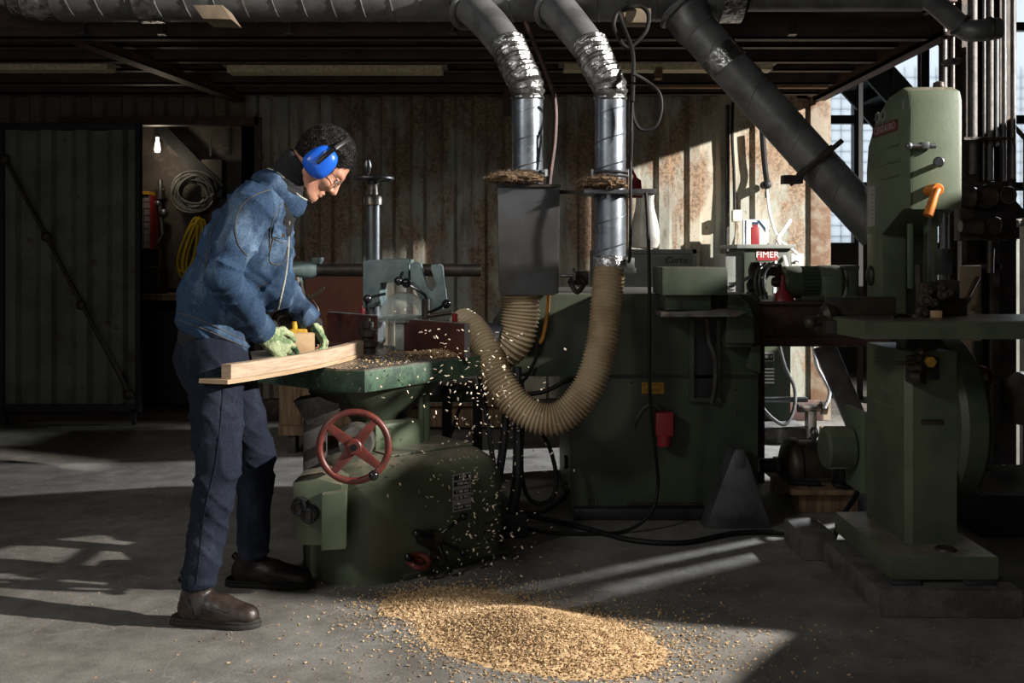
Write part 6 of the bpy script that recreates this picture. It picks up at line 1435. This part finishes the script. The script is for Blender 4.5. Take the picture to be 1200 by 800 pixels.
# collar: folded band standing round the neck
m=MB()
C0=V(Q(329,226,3.61)); axn=(V(H(-.03,0,-.03))-C0).normalized(); TmC=aim(C0,axn)
vs=[];fs=[];n=40
for i in range(n+1):
    a=2*math.pi*i/n; 
    for r_,z in ((.078,-.015),(.080,.012),(.076,.034),(.081,.040),(.092,.026),(.103,-.008),(.098,-.03)):
        w_=1+.03*math.sin(a*5); vs.append(TmC@V((r_*w_*math.cos(a)*.92,r_*w_*math.sin(a)*1.12,z+.006*math.sin(a*3))))
k_=7
for i in range(n):
    for j in range(k_-1): fs.append((i*k_+j,(i+1)*k_+j,(i+1)*k_+j+1,i*k_+j+1))
m.add(vs,fs); co_=m.build('collar','denim',JK,sharp=60)
m=MB(); m.tube([vs[i*k_+3] for i in range(n)],.0035,8,True,0); m.build('collar_edge','rim',co_)
# chest pocket flap with button, cuffs
def patch(quad,name,mt_,off=.004,thick=.003,nn=8,tree=None,parent=None):
    m=MB(); vs=[];fs=[]
    (a,b,c,d)=quad; bad=False
    for j in range(nn+1):
        for i in range(nn+1):
            s=i/nn;t=j/nn; u=(a[0]*(1-s)+b[0]*s)*(1-t)+(d[0]*(1-s)+c[0]*s)*t; v=(a[1]*(1-s)+b[1]*s)*(1-t)+(d[1]*(1-s)+c[1]*s)*t
            p=onjacket(u,v,off,tree)
            if p is None: return None
            vs.append(p)
    for j in range(nn):
        for i in range(nn): k=j*(nn+1)+i; fs.append((k,k+1,k+nn+2,k+nn+1))
    N_s=len(vs); vs=vs+[p+V((0,thick,0)) for p in vs]; fs2=[tuple(i+N_s for i in f[::-1]) for f in fs]; 
    bd=[i for i in range(nn+1)]+[j*(nn+1)+nn for j in range(1,nn+1)]+[nn*(nn+1)+i for i in range(nn-1,-1,-1)]+[j*(nn+1) for j in range(nn-1,0,-1)]
    sd=[(bd[i],bd[(i+1)%len(bd)],bd[(i+1)%len(bd)]+N_s,bd[i]+N_s) for i in range(len(bd))]
    m.add(vs,fs+fs2+sd); return m.build(name,mt_,parent or JK,sharp=50)
patch([(322,262),(341,268),(339,282),(319,277)],'pocket_flap','denim')
p=onjacket(331,276,.007)
if p: 
    m=MB(); m.cyl(p+V((0,.004,0)),p-V((0,.002,0)),.008,seg=14); m.build('button','brass',JK)
for s_ in ([(321,263),(341,269)],[(319,278),(330,284),(339,283)],[(320,280),(316,306),(332,308),(338,284)]): seam([*s_] if len(s_)>2 else [s_[0],((s_[0][0]+s_[1][0])/2,(s_[0][1]+s_[1][1])/2),s_[1]])
for wr_,el_ in ((wrN,elN),(wrF,elF)):
    d_=(V(wr_)-V(el_)).normalized(); c=V(wr_)-d_*.014; m=MB(); m.lathe([(.046,-.058),(.053,-.054),(.054,-.006),(.050,0),(.044,-.004)],c,d_,30); m.build('cuff','denim',JK,sharp=60)
    m=MB(); m.lathe([(.036,-.02),(.040,.0),(.038,.022),(.030,.03)],V(wr_)-d_*.004,d_,26); m.build('sleeve_lining','knit',JK)
# black shirt hem below the jacket
Sh=SDF(hx(-1.35,-.75,.007),hx(3.25,3.85,.007),hx(.78,1.02,.007))
Sh.cone(Q(250,402,3.60),Q(254,375,3.60),.126,.128,k=0,sc=(1,1.1,1)); Sh.plane(V(Q(205,402,3.5)),nrm_)
Sh.build('black_shirt','knit',WKR,relax=1)
# ---- trousers
Tz=SDF(ax(-1.36,-.72,(),.0058,.0058),ax(3.22,3.90,(),.0058,.0058),ax(.06,1.02,(),.0058,.0058))
Tz.cone(Q(251,402,3.60),Q(253,425,3.60),.112,.116,k=0,sc=(1,1.2,1)); Tz.cone(Q(238,420,3.60),Q(242,440,3.58),.098,.085,k=.04,sc=(1,1.25,1))
def lerp(a,b,t): return tuple(V(a)+(V(b)-V(a))*t)
_J=J; J=Tz
for h0,k0,a0,ph,s in ((hipN,knN,anN,.3,1.0),(hipF,knF,anF,1.7,.95)):
    sleeve(h0,lerp(h0,k0,.6),.104*s,.086*s,.03,.006,14,ph); sleeve(lerp(h0,k0,.55),k0,.088*s,.075*s,.015,.010,26,ph+.6)
    sleeve(k0,lerp(k0,a0,.3),.074*s,.070*s,.015,.014,38,ph+1.4); sleeve(lerp(k0,a0,.25),lerp(k0,a0,.8),.070*s,.060*s,.012,.008,20,ph)
    sleeve(lerp(k0,a0,.75),a0,.058*s,.058*s,.010,.013,46,ph+2)
J=_J
Tz.disp(lambda X,Y,Z: -.006*(1-np.abs(np.sin((X*.5+Z*.86)*34+1.7*np.sin(Z*12+Y*12)+1.0*np.sin(X*25))))**3)
Tz.plane(V(anN)+V((0,0,-.005)),(0,0,-1)) if False else None
Xg,Yg_,Zg=np.meshgrid(*Tz.ax,indexing='ij'); cutz=np.where(Yg_<3.56, V(anN).z+.010-Zg, V(anF).z+.006-Zg); Tz.F=np.maximum(Tz.F,cutz.astype(np.float32)); del Xg,Yg_,Zg,cutz
TR=Tz.build('jeans','jeans',WKR,relax=2); TB=bvh_of(TR)
for s_ in ([(262,445),(258,500),(252,548),(240,600),(233,660),(230,684)],[(228,440),(238,452),(252,455)]): seam(s_,r=.0014,mt_='jeans',parent=TR,tree=TB)
# ---- boots
def boot(a,toe,fz,name):
    a=V(a); toe=V(toe); d=(toe-V((a.x,a.y,toe.z))); d.z=0; L=d.length; d.normalize()
    S_=SDF(hx(min(a.x,toe.x)-.12,max(a.x,toe.x)+.05,.0045),hx(min(a.y,toe.y)-.08,max(a.y,toe.y)+.08,.0045),hx(fz,a.z+.07,.0045))
    b=V((a.x,a.y,fz)); hl=b-d*.055
    S_.cone(tuple(a+V((0,0,.03))),tuple(b+V((0,0,.075))-d*.01),.050,.049,k=0,fold=.003,fr=60)
    S_.cone(tuple(hl+V((0,0,.048))+d*.03),tuple(b+d*.08+V((0,0,.052))),.043,.044,k=.03)
    S_.cone(tuple(b+d*.06+V((0,0,.058))),tuple(b+d*(L-.045)+V((0,0,.036))),.043,.031,k=.03)
    S_.cone(tuple(b+d*.10+V((0,0,.04))),tuple(b+d*(L-.055)+V((0,0,.030))),.046,.036,k=.03)
    S_.plane(b+V((0,0,.024)),(0,0,-1)); S_.plane(a+V((0,0,.045)),(0,0,1))
    o=S_.build('boot','leather',WKR,relax=1)
    s_=V((-d.y,d.x,0)); out=[]
    prof=[(-.095,.0),(-.088,.028),(-.06,.042),(0,.040),(.06,.043),(.12,.050),(.17,.047),(L-.02,.030),(L-.003,.012),(L,0)]
    poly=[(hlp,w) for hlp,w in prof]+[(hlp,-w) for hlp,w in prof[::-1][1:-1]]
    pp=[b+d*x+s_*w for x,w in poly]
    m=MB(); m.prism([(p.x,p.y) for p in pp],fz,fz+.017,'Z',.004)
    pq=[b+d*x*.985+s_*w*.95 for x,w in poly]; m.prism([(p.x,p.y) for p in pq],fz+.016,fz+.028,'Z',.003); m.build('sole','sole',o)
    m=MB(); c=a-d*.052+V((0,0,.015)); m.tube([c,c-d*.016+V((0,0,.014)),c-d*.006+V((0,0,.026)),c+d*.006+V((0,0,.012))],.004,8,flat=2.2); m.build('pull_tab','leather',o)
    return o
b1_=boot(anN,P(306,735,3.31),0.0,'boot'); BT=bvh_of(b1_)
patch([(222,700),(239,700),(236,719),(229,721)],'elastic_gusset','sole',.0035,.003,4,BT,b1_)
for s_ in ([(220,699),(227,721),(231,723),(237,720),(242,700)],[(231,723),(226,732),(214,735)],[(242,702),(252,712),(268,718)]): seam(s_,r=.0011,mt_='knit',parent=b1_,tree=BT); boot(tuple(V(anF)+V((-.01,0,-.02))),P(368,690,3.70),0.0,'boot')
# ---- gloves
def glove(W,f,n,side,curl,th,nm):
    c=V(W)+V(f).normalized()*.07; G=SDF(hx(c.x-.14,c.x+.14,.0022),hx(c.y-.14,c.y+.14,.0022),hx(c.z-.14,c.z+.14,.0022))
    hand(G,W,f,n,side,curl,th,1.1,.0012,.0008); G.disp(lambda X,Y,Z: -.0005*np.sin(X*330+2*np.sin(Z*120))*np.sin(Z*300+Y*180))
    g=G.build('glove','glovebase',WKR,relax=0); 
    # rubber-coated palm side: same surface, faces that look along the palm normal, slightly proud
    me=g.data; nv=V(n).normalized(); me.materials.append(MT['glovepalm']); org=ORG[g.name]; Wv=V(W); fv=V(f).normalized()
    for p in me.polygons:
        if p.normal.dot(nv)>.05 or (p.center+org-Wv).dot(fv)>.125: p.material_index=1
    return g
glove(wrN,fN,nN,1,[.35,.5,.6,.7],.35,'glove'); glove(wrF,fF,nF,1,[.3,.4,.5,.6],.4,'glove')
# ---- ear defenders and glasses
ed_c=V(H(-.002,-.082,.000))
m=MB(); Te=HM.copy(); Te.translation=ed_c
def HB(pts): return [tuple(HM@V(p)) for p in pts]
Em=MB(); Em.M=HM
prof=[(0,.052,.056),(-.012,.053,.058),(-.028,.048,.052),(-.038,.036,.040),(-.042,.018,.022),(-.043,.002,.002)]
vs=[];fs=[];n=32
for dy,rx,rz in prof:
    for i in range(n):
        a=2*math.pi*i/n; e_=abs(math.cos(a))**.75*(1 if math.cos(a)>0 else -1); g_=abs(math.sin(a))**.75*(1 if math.sin(a)>0 else -1)
        tx=rx*e_*(1-.12*g_); tz=rz*g_*1.06; vs.append((tx+.002,-.078+dy,tz+.002))
for j in range(len(prof)-1):
    for i in range(n): fs.append((j*n+i,j*n+(i+1)%n,(j+1)*n+(i+1)%n,(j+1)*n+i))
fs.append(tuple(range(n))); Em.add(vs,fs); ED=Em.build('ear_defenders','blue',WKR); ED['label']='bright blue ear defender cup'
m=MB(); m.M=HM; m.tube([(.048*math.cos(2*math.pi*i/24),-.070,.052*math.sin(2*math.pi*i/24)) for i in range(24)],.010,10,True,0); m.build('cushion','black',ED)
m=MB(); m.M=HM; m.box(-.006,.008,-.126,-.118,-.012,.066,.003); m.box(-.010,-.004,-.128,-.12,.0,.06,.002); m.build('slider_arm','gloss',ED)
m=MB(); m.M=HM; R0=.1035
m.tube([(.0,-.120,.070),(.0,-.105,.092),(.0,-.078,.118),(.0,-.045,.133),(.0,0,.141),(.0,.045,.133),(.0,.078,.118),(.0,.100,.09),(.0,.10,.03)],.006,8,flat=1.6); m.build('headband','black',ED)
m=MB(); m.M=HM; m.sph((.0,.090,.0),.045,16,(1,.5,1.1)); m.build('ear_cup','blue',ED)
m=MB(); m.M=HM
for s in (-1,1):
    m.tube([(.099+.002*math.cos(t),s*.032+.022*math.cos(t),-.002+.017*math.sin(t)) for t in [2*math.pi*i/20 for i in range(20)]],.0013,6,True,0)
    m.tube([(.098,s*.054,.004),(.06,s*.071,.008),(.0,s*.077,.004)],.0015,6)
m.tube([(.100,-.011,.004),(.104,0,.007),(.100,.011,.004)],.0013,6); gl=m.build('glasses','steel',WKR)
for s in (-1,1):
    m=MB(); m.M=HM; m.cyl((.098,s*.032,-.002),(.0985,s*.032,-.002),.019,seg=20); m.build('lens','lens',gl)
# ================================================================== SAWDUST
rd=random.Random(11)
def pile_h(x,y):
    # ridge running to the right and towards the camera
    c=V((.08,3.22)); dx=(x-c.x); dy=(y-c.y); a=R(-28); u=dx*math.cos(a)+dy*math.sin(a); w=-dx*math.sin(a)+dy*math.cos(a)
    g=math.exp(-(u/.30)**2*1.1-(w/.19)**2*1.1); g2=.35*math.exp(-((x+.22)/.22)**2-((y-3.52)/.16)**2)
    return .085*max(g,g2)
m=MB(); n=110; x0,x1,y0,y1=-.62,.95,2.6,3.9; vs=[];fs=[]
for j in range(n+1):
    for i in range(n+1):
        x=x0+(x1-x0)*i/n; y=y0+(y1-y0)*j/n; h=pile_h(x,y)+.010*mnoise.noise(V((x*22,y*22,0)))*min(1,pile_h(x,y)*40)+.005*mnoise.noise(V((x*60,y*60,3)))*min(1,pile_h(x,y)*40)
        vs.append((x,y,h-.008))
for j in range(n):
    for i in range(n):
        q=[j*(n+1)+i,j*(n+1)+i+1,(j+1)*(n+1)+i+1,(j+1)*(n+1)+i]
        if max(vs[k][2] for k in q)>.0: fs.append(tuple(q))
used=sorted({k for f in fs for k in f}); mp_={k:i for i,k in enumerate(used)}
m.add([vs[k] for k in used],[tuple(mp_[k] for k in f) for f in fs])
def flake(m,p,L,w,rd,flat=1):
    d=V((rd.gauss(0,1),rd.gauss(0,1),rd.gauss(0,.45*flat))).normalized(); s_=d.cross(V((rd.gauss(0,.5),rd.gauss(0,.5),1))).normalized(); u_=d.cross(s_)
    a=p-d*L/2-s_*w/2; b=p+d*L/2-s_*w/2; c=p+d*L/2+s_*w/2+u_*L*.15; e_=p-d*L/2+s_*w/2+u_*L*.15; t=u_*.0012
    m.add([a,b,c,e_,a+t,b+t,c+t,e_+t],[(0,1,2,3),(7,6,5,4),(0,4,5,1),(2,6,7,3),(1,5,6,2),(0,3,7,4)])
for k in range(15000):
    a=rd.gauss(0,.22); b=rd.gauss(0,.14); an=R(-28); x=.08+a*math.cos(an)-b*math.sin(an); y=3.22+a*math.sin(an)+b*math.cos(an)
    if k%5==0: x=-.22+rd.gauss(0,.15); y=3.52+rd.gauss(0,.11)
    if k%23==0: x+=rd.gauss(0,.35); y+=rd.gauss(0,.2)
    if k%9==0: x+=abs(rd.gauss(0,.28)); y-=rd.gauss(0,.09)
    z=pile_h(x,y)*1.0-.008+.003
    flake(m,V((x,y,max(z,.002)+rd.random()*.004)),rd.uniform(.004,.0115),rd.uniform(.0025,.005),rd,.8)
o=m.build('sawdust_pile','chip',sharp=None,fix=False); T(o,'heap of golden wood shavings on the concrete floor before the moulder','wood shavings',kind='stuff')
m=MB()
for k in range(500):
    x=rd.gauss(.0,.75); y=3.55+rd.gauss(0,.5)
    if x>1.1 or y<2.7 or y>4.6: continue
    if (SM.inverted()@V((x,y,0))).y>-.27 and abs((SM.inverted()@V((x,y,0))).x)<.42: continue
    flake(m,V((x,y,.003)),rd.uniform(.004,.011),rd.uniform(.002,.004),rd,.2)
o=m.build('scattered_shavings','chip',sharp=None,fix=False); T(o,'loose shavings scattered over the floor around the heap','wood shavings',kind='stuff')
m=MB()
for k in range(430):
    t=rd.random()**.8; u=rd.gauss(572-14*t,30+14*t); v=425+t*255
    if rd.random()<.25: u=rd.gauss(530,50); v=rd.uniform(385,470)
    Y=rd.uniform(3.62,3.98)-.0
    p=P(u,v,Y)
    if p.z<.02: continue
    flake(m,p,rd.uniform(.006,.014),rd.uniform(.003,.006),rd,2)
o=m.build('flying_shavings','chipair',sharp=None,fix=False); T(o,'pale shavings flying through the air off the cutter','wood shavings',kind='stuff')
m=MB()
for k in range(700):
    t=abs(rd.gauss(0,.16)); q=Fr+fd*(.02+t+.02)-fn*abs(rd.gauss(.02,.05)); flake(m,V((q.x,q.y,TZ+.004+max(0,.03-abs(t-.1)*.15)*rd.random())),rd.uniform(.005,.012),rd.uniform(.003,.005),rd,.6)
for k in range(500):
    a,b=rd.random(),rd.random(); q=N_+dd*(a*.8)+nn*(.03+b*.4); flake(m,V((q.x,q.y,TZ+.003)),rd.uniform(.004,.009),rd.uniform(.002,.004),rd,.3)
o=m.build('table_shavings','chip',sharp=None,fix=False); T(o,'yellow shavings heaped on the moulder table along the right fence board','wood shavings',kind='stuff')

# ================================================================== LIGHT, SKY, CAMERA
w=bpy.data.worlds.new('sky'); bpy.context.scene.world=w; w.use_nodes=True
w.node_tree.nodes['Background'].inputs[0].default_value=(.66,.72,.80,1); w.node_tree.nodes['Background'].inputs[1].default_value=1.5
def spot(name,loc,tgt,power,size,angle,blend,col=(1,.95,.88)):
    l=bpy.data.lights.new(name,'SPOT'); l.energy=power; l.shadow_soft_size=size; l.spot_size=R(angle); l.spot_blend=blend; l.color=col
    o=bpy.data.objects.new(name,l); COL.objects.link(o); o.location=loc; o.rotation_euler=(V(tgt)-V(loc)).to_track_quat('-Z','Y').to_euler(); return o
def area(name,loc,tgt,power,sx,sy,col=(1,1,1),spread=180):
    l=bpy.data.lights.new(name,'AREA'); l.energy=power; l.shape='RECTANGLE'; l.size=sx; l.size_y=sy; l.color=col; l.spread=R(spread)
    o=bpy.data.objects.new(name,l); COL.objects.link(o); o.location=loc; o.rotation_euler=(V(tgt)-V(loc)).to_track_quat('-Z','Y').to_euler(); return o
spot('key_lamp',(6.7,2.15,3.95),(.6,5.0,.9),7600,.07,80,.4)
spot('rear_daylight',(6.6,7.6,3.3),(.6,5.6,0),6500,.10,42,.9,(.92,.96,1))
area('front_fill',(-1.5,-1.6,1.9),(0,4,1.3),27,3,2.4,(1,.98,.94))
spot('table_fill',(.3,1.6,3.3),(-.42,4.35,.9),170,.12,24,.8,(1,.97,.92))  # added fill that brightens the moulder table; not a lamp of the workshop
spot('left_lamp',(-3.6,.2,3.5),(-.6,3.8,.9),290,.35,60,.7,(1,.99,.96))

pl=bpy.data.lights.new('bulb_light','POINT'); pl.energy=3.2; pl.color=(1,.84,.62); pl.shadow_soft_size=.04; po=bpy.data.objects.new('bulb_light',pl); COL.objects.link(po); po.location=P(184,186,7.98)
cam=bpy.data.cameras.new('camera'); co=bpy.data.objects.new('camera',cam); COL.objects.link(co)
co.location=(0,0,CAMZ); co.rotation_euler=(math.pi/2,0,0); cam.sensor_width=36; cam.lens=36*F/1200; cam.shift_y=-100/1200; cam.clip_end=60
sc=bpy.context.scene; sc.camera=co
sc.view_settings.view_transform='Standard'; sc.view_settings.look='None'; sc.view_settings.exposure=0; sc.view_settings.gamma=1; sc.view_settings.use_curve_mapping=False
